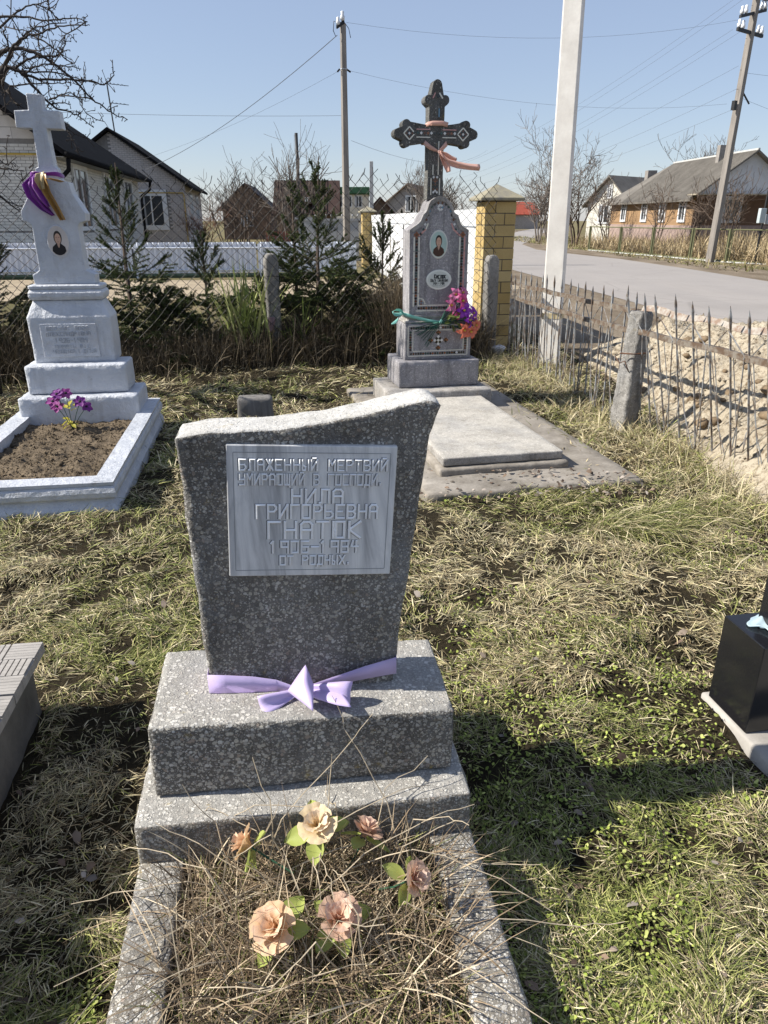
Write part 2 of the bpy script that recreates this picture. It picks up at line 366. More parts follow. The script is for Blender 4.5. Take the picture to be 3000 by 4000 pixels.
ribbon_sheet('dirt_verge', [(2.55,-6,13.6,-6),(2.5,2,13.4,2),(2.45,6,13.2,8),(2.3,9.5,13.0,16),(1.9,14,12.6,24),(1.4,20,12.2,30),(1.2,26,11.2,38),(1.0,34,10.6,46),(2,48,13,58),(8,75,17,80),(22,125,30,122)], m_dirt, .004)
ribbon_sheet('road', [(5.6,-6,11.0,-6),(5.45,6,10.7,8),(5.3,10,10.5,12),(5.0,15,10.3,20),(4.7,19,10.2,26),(4.3,24,9.9,32),(3.9,30,8.9,37.5),(4.2,38,8.4,42),(5.6,48,9.2,51),(8.6,62,12.2,63),(12.5,80,16,80),(19,108,22.5,106),(30,150,34,147)], mk_asphalt(), .012)
ribbon_sheet('street', [(-40,14.5,-40,20.5),(-12,14.8,-12,20.6),(-4,15.4,-4,20.6),(0.2,16.5,-.4,21),(3.5,18,2.5,24)], plain('sandy_street', (.34,.275,.19), .95, .3, 1.5, .5, 30, objvar=0), .008)
# ------------------------------------------------------------ stroke lettering (raised cut strokes) for the inscriptions
GLY = {'А':'00 05 16 36 45 40|03 43','Б':'46 06 00 30 41 42 33 03','В':'00 06 36 45 44 33 42 41 30 00|03 33','Г':'00 06 46','Д':'0a 00 40 4a|10 16 46 40','Е':'46 06 00 40|03 33',
 'Ж':'00 23 06|40 23 46|20 26','И':'06 00 46 40','Й':'06 00 46 40|17 37','К':'00 06|46 03 40','Л':'00 10 16 46 40','М':'00 06 23 46 40','Н':'00 06|40 46|03 43','О':'00 06 46 40 00',
 'П':'00 06 46 40','Р':'00 06 36 45 44 33 03','С':'46 06 00 40','Т':'20 26|06 46','У':'06 03 43|46 40 00','Х':'00 46|06 40','Ш':'06 00 40 46|20 26','Щ':'06 00 40 46|20 26|40 4a','Ы':'06 00 20 22 03|40 46',
 'Ь':'06 00 30 41 42 33 03','Ю':'00 06|03 13|16 46 40 10 16','Я':'40 46 16 05 04 13 43|23 00','Ч':'06 03 43|46 40','І':'20 26','1':'10 16 05','9':'40 46 06 03 43','0':'00 06 46 40 00','6':'46 06 00 40 43 03',
 '8':'00 06 46 40 00|03 43','4':'16 03 43|30 36','2':'05 16 46 43 00 40','7':'06 46 20','-':'03 43','.':'10 11',"'":'15 16',' ':''}
def text_mesh(name, txt, x0, x1, zb, h, th, m, dep, y=0.0, slant=0.0, smallcaps=None):
    # ridged strokes laid on the plane y, from x0 to x1
    b = MB(); n = len(txt); cw = (x1-x0)/(n-0.28)
    for i, ch in enumerate(txt):
        g = GLY.get(ch.upper(), ''); s = h
        if smallcaps and ch.islower(): s = h*smallcaps
        for poly in g.split('|'):
            P = []
            for q in poly.split():
                gz = -1.2 if q[1] == 'a' else float(q[1]); P.append((x0+cw*i+cw*.68*int(q[0])/4+slant*gz, zb+s*gz/6))
            for a, c in zip(P, P[1:]):
                d = Vector((c[0]-a[0], c[1]-a[1])); L = d.length
                if L < 1e-6: continue
                d /= L; p = Vector((-d.y, d.x))*th/2; e = d*th*.45
                A = Vector(a)-e; Bv = Vector(c)+e
                vs = [(A.x+p.x,y,A.y+p.y),(A.x-p.x,y,A.y-p.y),(Bv.x-p.x,y,Bv.y-p.y),(Bv.x+p.x,y,Bv.y+p.y),(A.x+e.x,y-dep,A.y+e.y),(Bv.x-e.x,y-dep,Bv.y-e.y)]
                b.add(vs, [(1,2,5,4),(3,0,4,5),(0,1,4),(2,3,5)])
    return b.mesh(name, m)
# ------------------------------------------------------------ the terrazzo grave in front
MG = thing('terrazzo_grave_monument', 'grey terrazzo headstone with a slanted curved top and marble plaque, nearest in front', 'gravestone', (-.611,1.323,0), 8)
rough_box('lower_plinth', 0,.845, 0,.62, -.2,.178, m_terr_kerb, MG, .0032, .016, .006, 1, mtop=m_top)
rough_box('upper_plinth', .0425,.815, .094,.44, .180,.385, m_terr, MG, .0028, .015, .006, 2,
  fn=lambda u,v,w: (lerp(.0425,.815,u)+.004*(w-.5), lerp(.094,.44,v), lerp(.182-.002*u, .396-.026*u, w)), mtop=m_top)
TOPC = [(0,1.093),(.12,1.104),(.25,1.104),(.42,1.107),(.55,1.116),(.7,1.131),(.85,1.151),(.95,1.163),(1,1.152)]
def topz(u): return float(np.interp(u, [p[0] for p in TOPC], [p[1] for p in TOPC]))
def st_fn(u, v, w):
    zl = lerp(.366,.352,u); z = lerp(zl, topz(min(1,max(0,u))), w)
    x0 = lerp(.188,.166,w); x1 = lerp(.675,.772,max(0,w)**1.15)
    if w > .9: x1 += .012*(w-.9)/.1
    return (lerp(x0,x1,u), lerp(.232,.348,v)+.012*max(0,w-.90)/.1*(1-v)*-1, z)
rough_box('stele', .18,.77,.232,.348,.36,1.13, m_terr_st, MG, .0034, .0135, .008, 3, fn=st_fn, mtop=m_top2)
PQ = Matrix.Translation((.472,.218,.893)) @ Matrix.Rotation(R(3.1), 4, 'Y')
pq = MB(); pq.m = PQ; pq.box(-.2,.2,0,.026,-.169,.169); plaque = pq.build('plaque', m_marble, MG, bevel=.0025)
m_letter_shade = plain('letter_shade', (.21,.21,.215), .8, .3, 40)  # dark tone for the painted shadow edge of the plaque letters
LN = [('БЛАЖЕННЫЙ МЕРТВИЙ',-.170,.178,.1085,.0262,.0056),('УМИРАЮЩИЙ В ГОСПОДИ.',-.170,.172,.072,.0262,.0056),('НИЛА',-.048,.074,.0262,.034,.0068),('ГРИГОРЬЕВНА',-.132,.160,-.0135,.034,.0068),
      ('ГНАТЮК',-.104,.120,-.066,.0425,.0078),('1906-1984',-.098,.116,-.105,.030,.0066),('ОТ РОДНЫХ.',-.076,.102,-.138,.0235,.0054)]
for t,a,b_,z,h,th in LN:
    o = inst('lettering', text_mesh('lettering', t, a, b_, z, h, th*.85, m_letter, .0040, -.0010), plaque); o.matrix_local = PQ; o['kind'] = 'stuff'
    o = inst('lettering_shade', text_mesh('lettering_shade', t, a-.0016, b_-.0016, z+.0004, h, th*1.05, m_letter_shade, .0008, -.0003), plaque); o.matrix_local = PQ; o['kind'] = 'stuff'  # wider copy shifted left under each line, a painted shadow edge
fr = MB(); fr.m = PQ
for x0,x1,z0,z1 in ((-.184,.184,.1505,.152),(-.184,.184,-.153,-.1515),(-.185,-.1835,-.1515,.1505),(.1835,.185,-.1515,.1505)): fr.box(x0,x1,-.0006,.001,z0,z1)
fr.build('engraved_border', plain('engraved_line', (.33,.34,.35), .6), plaque)
rough_box('kerb', 0,.112, -1.15,.01, -.2,.062, m_terr_kerb, MG, .0028, .017, .006, 4)
rough_box('kerb', .735,.850, -1.15,.01, -.2,.058, m_terr_kerb, MG, .0034, .017, .007, 5)
MB().grid(lambda u,v: (lerp(.10,.745,u), lerp(-1.15,.0,v), -.012+.014*noise.noise(Vector((u*9,v*16,3)))), 24, 40).build('bed_soil', m_soil, MG, True)
# lilac ribbon round the foot of the stele
m_lil = cloth('lilac_satin', (.68,.57,.86), .3, .3)
RB = thing('lilac_ribbon', 'lilac satin ribbon tied in a bow round the foot of the terrazzo headstone', 'ribbon', (-.611,1.323,0), 8)
RB.location.z = .024
b = MB()
def band(pts, wd): b.strip([p for p in pts], wd)
band([(.186,.352,.405),(.184,.30,.400),(.183,.226,.396),(.23,.222,.394),(.30,.221,.387),(.36,.217,.380),(.400,.208,.374),(.42,.200,.372)], [(0,0,.058)]*3+[(0,0,.056),(0,0,.05),(0,-.004,.040),(0,-.008,.024),(0,-.008,.015)])
b.build('band', m_lil, RB, True, solid=.0008)
b = MB(); band([(.42,.200,.372),(.47,.206,.378),(.54,.214,.388),(.60,.219,.398),(.682,.224,.409),(.686,.30,.412),(.684,.352,.414)], [(0,-.008,.016),(0,-.008,.026),(0,-.006,.036),(0,-.004,.044),(0,0,.052),(0,0,.054),(0,0,.054)])
b.build('band', m_lil, RB, True, solid=.0008)
def bow_loop(K, D, L, Wd, T, A, name='bow_loop'):
    K = Vector(K); D = Vector(D).normalized(); A = Vector(A); A = (A-D*A.dot(D)).normalized(); Nn = D.cross(A)
    def fn(u, v):
        t = math.sin(math.pi*v); w_ = Wd*(.22+.78*t**.7)*(1-.12*math.cos(u*6.28))
        return K+D*L*t**.85+Nn*T*math.sin(2*math.pi*v)*(.4+.6*t)+A*(u-.5)*w_+Nn*.004*math.sin(u*9+v*5)
    MB().grid(fn, 8, 24).build(name, m_lil, RB, True, solid=.0008)
bow_loop((.415,.190,.376), (-1,-.40,-.10), .105, .064, .014, (.1,.60,.75)); bow_loop((.425,.188,.384), (1,-.42,.08), .135, .072, .018, (.15,.62,.75))
def tail_(P, W, A, name='tail'):
    P = [Vector(p) for p in P]; A = Vector(A).normalized()
    def fn(u, v):
        t = v*(len(P)-1); i = min(int(t),len(P)-2); p = P[i].lerp(P[i+1],t-i); return p+A*(u-.5)*lerp(W[i],W[i+1],t-i)+Vector((0,-.004,.006))*math.sin(u*3.14)
    MB().grid(fn, 6, 14).build(name, m_lil, RB, True, solid=.0008)
tail_([(.424,.192,.374),(.455,.165,.384),(.50,.135,.391),(.535,.118,.392)], [.02,.055,.075,.07], (.35,-1,-.05))
def kite(u, v):
    A, D, B_, C_ = Vector((.438,.182,.462)), Vector((.456,.150,.424)), Vector((.388,.160,.402)), Vector((.450,.072,.398)); p = A.lerp(D,u).lerp(B_.lerp(C_,u),v)
    return p+Vector((0,-.7,.7))*(.016*math.sin(math.pi*u)*math.sin(math.pi*v)+.004*math.sin(u*5+v*4))
MB().grid(kite, 10, 10).build('tail', m_lil, RB, True, solid=.0008)
b = MB(); b.lathe([(.004,-.016),(.013,-.008),(.015,0),(.012,.010),(.004,.016)], 10, (.42,.186,.374)); b.build('knot', m_lil, RB, True)
# ------------------------------------------------------------ artificial roses
def petal_mesh(name, r0, r1, h, wa, curl, m, ph=0.0, n=9):
    def fn(u, v):
        a = (u-.5)*2; prof = math.sin(min(1,v*1.05+.16)*math.pi*.86)**.6
        r = r0+(r1-r0)*v**1.4+curl*max(0,v-.72)*.5; ang = a*wa*prof+ph
        z = h*(v**.8)-curl*max(0,v-.7)**1.2*.9-.05*h*a*a*v
        r += .0009*math.sin(a*8+ph*3)*v**3; return (r*math.cos(ang), r*math.sin(ang), z+.0011*math.sin(a*7+v*7)*v)
    return MB().grid(fn, n, n).mesh(name, m, True)
def leaf_mesh(name, L, W, m, bend=.2, n=6):
    def fn(u, v):
        w_ = W*math.sin(math.pi*min(1,v*.93+.07))**.8; a = (u-.5)*2
        return (L*v, a*w_/2, -bend*L*v*v+.12*W*a*a)
    return MB().grid(fn, 4, n).mesh(name, m, True)
def petal_mat(name, ca, cb):
    a = N(name); x = a.n('ShaderNodeSeparateXYZ'); a.l(a.co, x.inputs[0]); k = a.ramp(a.math('MULTIPLY', x.outputs[2], 22.0), [(.15,0.0),(.95,1.0)])
    v = a.noise(60,4,.6,a.off()); col = a.mix(k, ca, cb); col = a.mix(a.ramp(v,[(.4,.35),(.7,0.0)]), col, sc3(ca,.6)); a.col(col).rough(.6,.25).bump(a.noise(150,3,.6), .2, .002); a.trans(col, .3); return a.m
m_r1 = petal_mat('cream_rose_petal', (.80,.62,.34), (.92,.76,.60)); m_r2 = petal_mat('peach_rose_petal', (.80,.50,.25), (.92,.70,.54)); m_r3 = petal_mat('faded_pink_rose_petal', (.70,.42,.27), (.90,.68,.55))
m_rl = cloth('lime_fabric_leaf', (.42,.48,.12), .35, .55); m_stem = plain('green_wire_stem', (.03,.09,.05), .5)
PM = {}
for nm, mm in (('a',m_r1),('b',m_r2),('c',m_r3)):
    PM[nm] = [petal_mesh('petal', .005,.036,.030,1.0,.022,mm), petal_mesh('petal', .004,.024,.040,1.1,.012,mm), petal_mesh('petal', .002,.013,.043,1.3,.005,mm)]
LFM = leaf_mesh('leaf', .055, .036, m_rl, .15)
def rose(label, loc, tilt, az, sc, kind, seed):
    rd = random.Random(seed); t = thing('artificial_rose', label, 'rose', loc, 0, 'fabric roses in the dry grass of the front grave', rot=(0,R(tilt),R(az)))
    t.scale = (sc*1.04,)*3
    for k, (n, off) in enumerate(((5,0),(5,.6),(3,.9))):
        for i in range(n):
            inst('petal', PM[kind][k], t, (0,0,.002*k), (rd.uniform(-.12,.12), rd.uniform(-.16,.16), 2*math.pi*i/n+off+rd.uniform(-.2,.2)), (1+rd.uniform(-.12,.12),)*3)
    for i in range(4): inst('leaf', LFM, t, (.010*math.cos(i*1.7),.010*math.sin(i*1.7),-.004), (rd.uniform(-.2,.2), rd.uniform(-.1,.35), i*1.7+rd.uniform(-.4,.4)), (rd.uniform(.85,1.15),)*3)
    MB().tube([(0,0,0),(.004,.002,-.05),(0,.01,-.11)], .0022, 5).build('stem', m_stem, t)
# ------------------------------------------------------------ white painted tomb on the left
WG = thing('white_grave_monument', 'tall silver-white painted tomb with a plain cross and stepped base', 'gravestone', (-1.49,3.73,0), 9)
KP = [(0,-.06),(.0,.045),(-.012,.062),(-.03,.085),(-.034,.098),(-.018,.104),(-.004,.118),(0,.145),(-.006,.168),(-.02,.182),(-.012,.186),(-.010,.204)]
def kerb_run(x0,y0,x1,y1,inner,name='kerb'):
    d = Vector((x1-x0,y1-y0,0)); L = d.length; d.normalize(); nrm = Vector((d.y,-d.x,0))
    b = MB(); n = max(2,int(L/.03)); prof = KP+[(-inner,.206),(-inner,-.06)]; k = len(prof)
    for i in range(n+1):
        p = Vector((x0,y0,0))+d*(L*i/n)
        e0 = 1 if i == 0 else 0; e1 = 1 if i == n else 0
        for q,(o,z) in enumerate(prof):
            w_ = .003*noise.noise(Vector((p.x*9,p.y*9,z*14)))+.002*noise.noise(Vector((p.x*30,p.y*30,z*40)))
            pos = p+nrm*(o+w_)+Vector((0,0,z+w_*.6))
            if e0: pos += d*(-o)*MIT[0]
            if e1: pos += d*(o)*MIT[1]
            b.v.append(tuple(pos))
    for i in range(n):
        for q in range(k): b.f.append((i*k+q,(i+1)*k+q,(i+1)*k+(q+1)%k,i*k+(q+1)%k))
    b.f.append(tuple(range(k))); b.f.append(tuple(range((n+1)*k-1, n*k-1, -1)))
    return b.build(name, m_white, WG)
MIT = (1,1); kerb_run(-1.02,0,0,0,.13)
MIT = (1,0); kerb_run(0,0,0,2.06,.12)
MIT = (0,1); kerb_run(-1.02,2.06,-1.02,0,.14)
def bed_fn(u,v): 
    x = lerp(-.89,-.11,u); y = lerp(.12,1.60,v); return (x,y,.146+.03*noise.noise(Vector((x*5,y*5,1)))+.022*noise.noise(Vector((x*15,y*15,3)))+.014*noise.noise(Vector((x*40,y*40,5))))
MB().grid(bed_fn, 50, 90).build('soil_bed', m_bed, WG, True)
def crumbs(name, x, y, z, r, m, parent):     # loose crumbs of earth, far too many to count
    n = len(x); c = np.c_[x,y,z]; d = RNG.normal(0,1,(n,4,3)); d /= np.linalg.norm(d,axis=2)[:,:,None]; V = c[:,None,:]+d*r[:,None,None]; q = np.array([(0,1,2),(0,2,3),(0,3,1),(1,3,2)])
    return np_mesh(name, V.reshape(-1,3), (np.arange(n)[:,None,None]*4+q[None]).reshape(-1,3), m, None, parent, 'stuff')
cx_ = RNG.uniform(-.88,-.12,5200); cy_ = RNG.uniform(.13,1.57,5200); cz_ = np.array([bed_fn((x+.89)/.78,(y-.12)/1.48)[2] for x,y in zip(cx_,cy_)])
crumbs('soil_crumbs', cx_, cy_, cz_, RNG.gamma(2.0,.0028,5200)+.002, m_bed, WG)
rough_box('base_step', -.945,-.100, 1.575,2.03, .10,.342, m_white, WG, .0035, .03, .014, 6)
rough_box('base_step', -.890,-.175, 1.675,1.99, .343,.557, m_white, WG, .0032, .03, .014, 7)
def sect_fn(secs, cx, cy):                  # loft of rectangles: (z, half x, half y)
    Z = [s[0] for s in secs]
    def fn(u,v,w_):
        t = w_*(len(secs)-1); z = float(np.interp(t, range(len(secs)), Z)); hx = float(np.interp(t, range(len(secs)), [s[1] for s in secs])); hy = float(np.interp(t, range(len(secs)), [s[2] for s in secs]))
        return (cx+hx*(2*u-1), cy+hy*(2*v-1), z)
    return fn
die = inst('die', rough_mesh('die', sect_fn([(.55,.288,.135),(.70,.291,.138),(.80,.293,.140),(.884,.293,.141),(.900,.286,.136),(.96,.258,.110),(1.004,.240,.094)], -.552, 1.925), (26,14,30), (.03,.05,.02), .003, m_white, 14, 8), WG)
inst('cornice', rough_mesh('cornice', sect_fn([(1.003,.240,.10),(1.008,.252,.112),(1.03,.262,.122),(1.055,.262,.122),(1.074,.252,.112),(1.078,.246,.106),(1.084,.254,.114),(1.104,.254,.114),(1.112,.236,.098)], -.552, 1.925), (24,12,40), (.02,.04,.02), .002, m_white, 14, 9), WG)
pq = MB(); pq.prism([(-.762,.600),(-.364,.600),(-.366,.840),(-.762,.843)], 1.776,1.80); wpl = pq.build('plaque', m_white, die, bevel=.004)
m_wlet = plain('painted_letter_relief', (.47,.49,.53), .5, .2, 20, .3)
for t,a,b_,z,h in (('ШЕВЧУК ЛЮБА',-.718,-.418,.797,.027),('ОЛЕКСАНДРІВНА',-.722,-.412,.756,.025),('1926-1984',-.664,-.438,.706,.030),('ПАМЯТЬ ВІД',-.672,-.430,.664,.023),('ЧОЛОВІКА І ДІТЕЙ',-.692,-.388,.628,.023)):
    inst('lettering', text_mesh('lettering', t, a, b_, z, h, .0052, m_wlet, .0045, 1.7755), die)['kind'] = 'stuff'
X0 = -.841
def wx(l): return [(X0+x, z) for x, z in l]
SO = wx([(.078,1.112),(.501,1.112),(.504,1.18),(.466,1.195),(.446,1.213),(.438,1.30),(.436,1.50),(.448,1.525),(.494,1.54),(.500,1.59),(.430,1.715),(.416,1.79),(.36,1.80),(.355,1.846),(.200,1.842),(.200,1.80),(.146,1.777),(.138,1.707),(.068,1.604),(.066,1.545),(.110,1.528),(.124,1.51),(.124,1.21),(.105,1.196),(.073,1.178)])
def stone_prism(name, out, y0, y1, m, parent, bev=.010, amp=.0022, cut=.05):
    me = MB().prism(out, y0, y1).mesh(name, m)
    import bmesh
    bm = bmesh.new(); bm.from_mesh(me)
    bmesh.ops.triangulate(bm, faces=bm.faces[:])
    for _ in range(6):
        es = [e for e in bm.edges if e.calc_length() > cut]
        if not es: break
        bmesh.ops.subdivide_edges(bm, edges=es, cuts=1); bmesh.ops.triangulate(bm, faces=[f for f in bm.faces if len(f.verts) > 3])
    for v in bm.verts:
        q = v.co; n1 = Vector((noise.noise(q*9), noise.noise(q*9+Vector((5,0,0))), noise.noise(q*9+Vector((0,7,0))))); n2 = Vector((noise.noise(q*31), noise.noise(q*31+Vector((5,0,0))), noise.noise(q*31+Vector((0,7,0)))))
        v.co = q+n1*amp+n2*amp*.6
    bm.to_mesh(me); bm.free()
    o = inst(name, me, parent); q = o.modifiers.new('bevel','BEVEL'); q.width = bev; q.segments = 2; q.limit_method = 'ANGLE'; q.angle_limit = R(40); return o
wst = stone_prism('stele', SO, 1.855, 2.0, m_white, WG)
CO = wx([(.205,1.842),(.352,1.842),(.350,1.878),(.332,1.892),(.322,2.122),(.424,2.120),(.421,2.232),(.316,2.234),(.319,2.328),(.224,2.330),(.224,2.233),(.130,2.228),(.126,2.124),(.231,2.120),(.228,1.888),(.207,1.878)])
stone_prism('cross', CO, 1.875, 1.98, m_white, WG)
# oval enamel portraits (generic, flat print)
def ellipse(cx, cz, rx, rz, n=28, a0=0, a1=360): return [(cx+rx*math.cos(R(a0+(a1-a0)*i/n)), cz+rz*math.sin(R(a0+(a1-a0)*i/n))) for i in range(n)]
m_por = {'bg1':plain('portrait_backdrop', (.50,.45,.42), .3, .1), 'bg2':plain('portrait_backdrop_green', (.42,.55,.50), .25, .1), 'skin':plain('portrait_skin', (.52,.33,.24), .3, .12), 'hair':plain('portrait_hair', (.035,.025,.022), .3), 'coat':plain('portrait_coat', (.012,.010,.012), .3), 'coat2':plain('portrait_brown_coat', (.06,.03,.02), .3), 'line':plain('portrait_feature', (.20,.10,.08), .3)}
def portrait(parent, cx, cz, y, rx, rz, bgm, coat, ring, pk=.87):
    f = MB().prism(ellipse(cx,cz,rx,rz), y-.006, y+.01).build('portrait_plate', ring, parent, bevel=.004)
    g = MB().prism(ellipse(cx,cz,rx*pk,rz*pk), y-.0075, y-.003).build('portrait_print', bgm, f)
    h = rz*.62
    def poly(pts, d, m, nm): MB().prism([(cx+px*rx, cz+pz*rz) for px,pz in pts], y-.0075-d, y-.0055).build(nm, m, f)
    poly([(-.62,-.60),(-.38,-.78),(-.1,-.85),(.1,-.85),(.38,-.78),(.62,-.60),(.56,-.34),(.22,-.14),(-.22,-.14),(-.56,-.34)], .0006, coat, 'portrait_print')
    poly(ellipse(0,.22,.36,.42,20), .0010, m_por['hair'], 'portrait_print')
    poly([(-.13,-.02),(-.10,-.26),(0,-.42),(.10,-.26),(.13,-.02)], .0013, m_por['skin'], 'portrait_print')
    poly(ellipse(0,.16,.27,.32,20), .0016, m_por['skin'], 'portrait_print')
    for q in ((-.17,.24),(.05,.24)): poly([(q[0],q[1]-.02),(q[0]+.12,q[1]-.02),(q[0]+.12,q[1]+.015),(q[0],q[1]+.015)], .0020, m_por['line'], 'portrait_print')
    poly([(-.09,-.045),(.09,-.045),(.09,-.02),(-.09,-.02)], .0020, m_por['line'], 'portrait_print'); poly([(-.03,.06),(.04,.06),(.01,.2)], .0020, plain('portrait_nose', (.44,.26,.19), .3), 'portrait_print')
portrait(wst, X0+.288, 1.405, 1.853, .076, .110, m_por['bg1'], m_por['coat'], m_white, .93)
# scarf and gold ribbon on the white tomb
m_pur = cloth('purple_satin', (.22,.035,.30), .2, .35); m_gold = cloth('gold_satin', (.34,.19,.05), .15, .3)
def wl(x, y, z): return (X0+x, 1.855+y, z)
SF = thing('purple_scarf', 'purple satin scarf knotted below the cross of the white tomb', 'scarf', (-1.49,3.73,0), 9)
b = MB(); b.strip([wl(.165,.10,1.815),wl(.16,-.01,1.835),wl(.215,-.02,1.842),wl(.26,-.03,1.836),wl(.30,-.03,1.840),wl(.345,-.022,1.842),wl(.375,-.01,1.835),wl(.372,.12,1.828)], [(0,.01,.034),(.01,-.014,.036),(0,-.014,.034),(0,-.014,.024),(0,-.014,.022),(0,-.014,.03),(0,0,.034),(0,.01,.034)]); b.build('band', m_pur, SF, True, solid=.002, sub=1)
def drape(path, wid, amp, nf, seed):
    P = [Vector(p) for p in path]
    def fn(u, v):
        t = v*(len(P)-1); i = min(int(t), len(P)-2); f = t-i; p = P[i].lerp(P[i+1], f); w_ = lerp(wid[i], wid[i+1], f); a = (u-.5)
        return p+Vector((a*w_, -amp*(math.sin(u*nf*6.28+seed+v*2)*.5+.5)*min(1,v*3+.2), .25*a*w_*math.sin(seed)))
    return MB().grid(fn, 20, 16)
drape([wl(.21,-.03,1.835),wl(.17,-.05,1.78),wl(.19,-.05,1.70),wl(.245,-.035,1.62),wl(.295,-.03,1.575)], [.04,.085,.085,.06,.025], .03, 1.7, 1.0).build('scarf_end', m_pur, SF, True, solid=.002)
drape([wl(.20,-.05,1.82),wl(.205,-.075,1.76),wl(.245,-.065,1.68),wl(.275,-.05,1.63)], [.03,.06,.055,.03], .03, 1.4, 2.6).build('scarf_end', m_pur, SF, True, solid=.002)
GR = thing('gold_ribbon', 'tan and gold ribbon hanging beside the purple scarf on the white tomb', 'ribbon', (-1.49,3.73,0), 9)
drape([wl(.262,-.055,1.838),wl(.268,-.065,1.80),wl(.285,-.06,1.72),wl(.325,-.035,1.62),wl(.352,-.025,1.545)], [.06,.062,.055,.045,.035], .03, 1.1, .4).build('ribbon_tail', m_gold, GR, True, solid=.002)
drape([wl(.262,-.085,1.845),wl(.255,-.095,1.80),wl(.262,-.085,1.74)], [.06,.06,.03], .02, 1.0, 1.4).build('ribbon_loop', cloth('tan_satin', (.40,.31,.17), .2, .35), GR, True, solid=.002)
drape([wl(.30,-.05,1.812),wl(.35,-.045,1.80),wl(.385,-.03,1.79)], [.02,.03,.03], .01, 1.0, 2.0).build('ribbon_loop', m_gold, GR, True, solid=.002)
# purple flowers in the bed of the white tomb
def flower(parent, loc, rot, n, L, W, m, mc, bend, name='petal', cr=.012):
    f = bpy.data.objects.new('flower_head', MB().lathe([(.002,-.004),(cr,0),(cr*.8,.006),(cr*.3,.010)], 9).mesh('flower_head', mc, True)); C.objects.link(f)
    f.parent = parent; f.location = loc; f.rotation_euler = rot
    me = leaf_mesh(name, L, W, m, bend)
    for i in range(n): inst(name, me, f, (0,0,.002*(i%2)), (random.uniform(-.2,.2), random.uniform(-.25,.1), 2*math.pi*i/n), (random.uniform(.9,1.1),)*3)
m_vio = cloth('violet_fabric', (.20,.03,.24), .3, .6); m_vio2 = cloth('magenta_fabric', (.36,.07,.30), .3, .6); m_dark = plain('dark_flower_centre', (.02,.012,.02), .7); m_yel = cloth('yellow_green_fabric', (.52,.47,.05), .4, .55)
FB = thing('violet_flower_bunch', 'bunch of violet artificial flowers with yellow leaves in the soil of the white tomb', 'flowers', (-1.49+.33,3.73+1.42,.15), 9)
FB.location = (-2.245,5.02,.148)
for (x,y,z),rt,mm in (((-.065,-.02,.262),(-.9,-.5,0),m_vio),((-.095,-.04,.215),(-1.0,-.5,.3),m_vio2),((-.01,0,.262),(-.7,.4,.2),m_vio2),((.085,-.03,.205),(-1.0,.5,0),m_vio),((.12,-.02,.165),(-.9,.9,.4),m_vio),((-.08,-.01,.17),(-.8,-.7,.3),m_vio2)):
    flower(FB, (x,y,z), (R(50)+rt[0]*.1, rt[1]*.5, rt[2]), 6, .050, .036, mm, m_dark, .15)
    MB().tube([(0,0,0),(x*.5,y*.5,z*.55),(x,y,z)], .0022, 5).build('stem', m_stem, FB)
LY = leaf_mesh('leaf', .065, .034, m_yel, .25)
for i in range(16):
    a = random.uniform(0,6.28); z = random.choice((.03,.04,.07,.13,.15,.17)); inst('leaf', LY, FB, (.03*math.cos(a)*z*6,.02*math.sin(a),z), (random.uniform(-.5,.5), random.uniform(-.5,.4), a), (random.uniform(.7,1.1),)*3)
rose('cream rose standing highest, in the middle against the stepped base', (-.159,1.300,.205), 22, -95, 1.18, 'a', 1)
rose('orange-edged rose seen side-on, leftmost among the dry stalks', (-.313,1.270,.175), 70, 165, 1.0, 'b', 2)
rose('faded pink rose half buried in stalks right behind the cream one', (-.050,1.322,.155), 30, 40, .95, 'c', 3)
rose('dusty pink rose leaning right, nearest to the right kerb', (.056,1.205,.145), 48, -20, 1.0, 'c', 4)
rose('big pale peach rose, lowest left of the two nearest roses', (-.229,1.098,.125), 28, -120, 1.22, 'b', 5)
rose('peach and brown rose beside the big pale one, to its right', (-.103,1.124,.115), 20, -60, 1.15, 'c', 6)
m_slabtop = terrazzo('sunlit_washed_slab_top', 110, (.46,.43,.38), [(0,(.40,.375,.33)),(.5,(.60,.57,.52)),(.8,(.70,.67,.62))], .45, .35, .3, .5)  # upper face of the slab, sunlight put into its paler colour
# ------------------------------------------------------------ grey mosaic grave with the trefoil cross, on the right
RG = thing('mosaic_grave_monument', 'dark grey concrete tomb with trefoil cross and glass mosaic borders before the brick pillar', 'gravestone', (.035,6.015,0), 12)
rough_box('apron', -.20,1.22, -2.03,1.0, -.08,.024, plain('soil_dusted_concrete', (.27,.235,.19), .95, .45, 5, .7, 50, c2=(.38,.345,.30)), RG, .007, .05, .012, 20, freq=5)
rough_box('slab_base', -.03,.862, -1.70,-.01, .0,.066, plain('soil_dusted_concrete', (.27,.235,.19)), RG, .005, .04, .014, 21)
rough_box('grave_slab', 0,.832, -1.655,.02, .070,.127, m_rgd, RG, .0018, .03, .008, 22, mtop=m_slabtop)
rough_box('lower_step', 0,.925, 0.0,.68, .0,.182, m_rgd, RG, .004, .03, .012, 23)
rough_box('plinth', .128,.858, .166,.62, .183,.411, m_rg, RG, .003, .03, .010, 24)
rdie = rough_box('die', .197,.793, .229,.56, .412,.724, m_rg, RG, .0015, .03, .007, 25)
BX = .197
inst('moulding', rough_mesh('moulding', sect_fn([(.724,.298,.165),(.740,.292,.16),(.744,.270,.142),(.762,.268,.14),(.766,.275,.147),(.786,.275,.147),(.79,.262,.135),(.803,.258,.131)], BX+.297, .395), (20,10,24), (.03,.06,.02), .0012, m_rgd, 14, 26), RG)
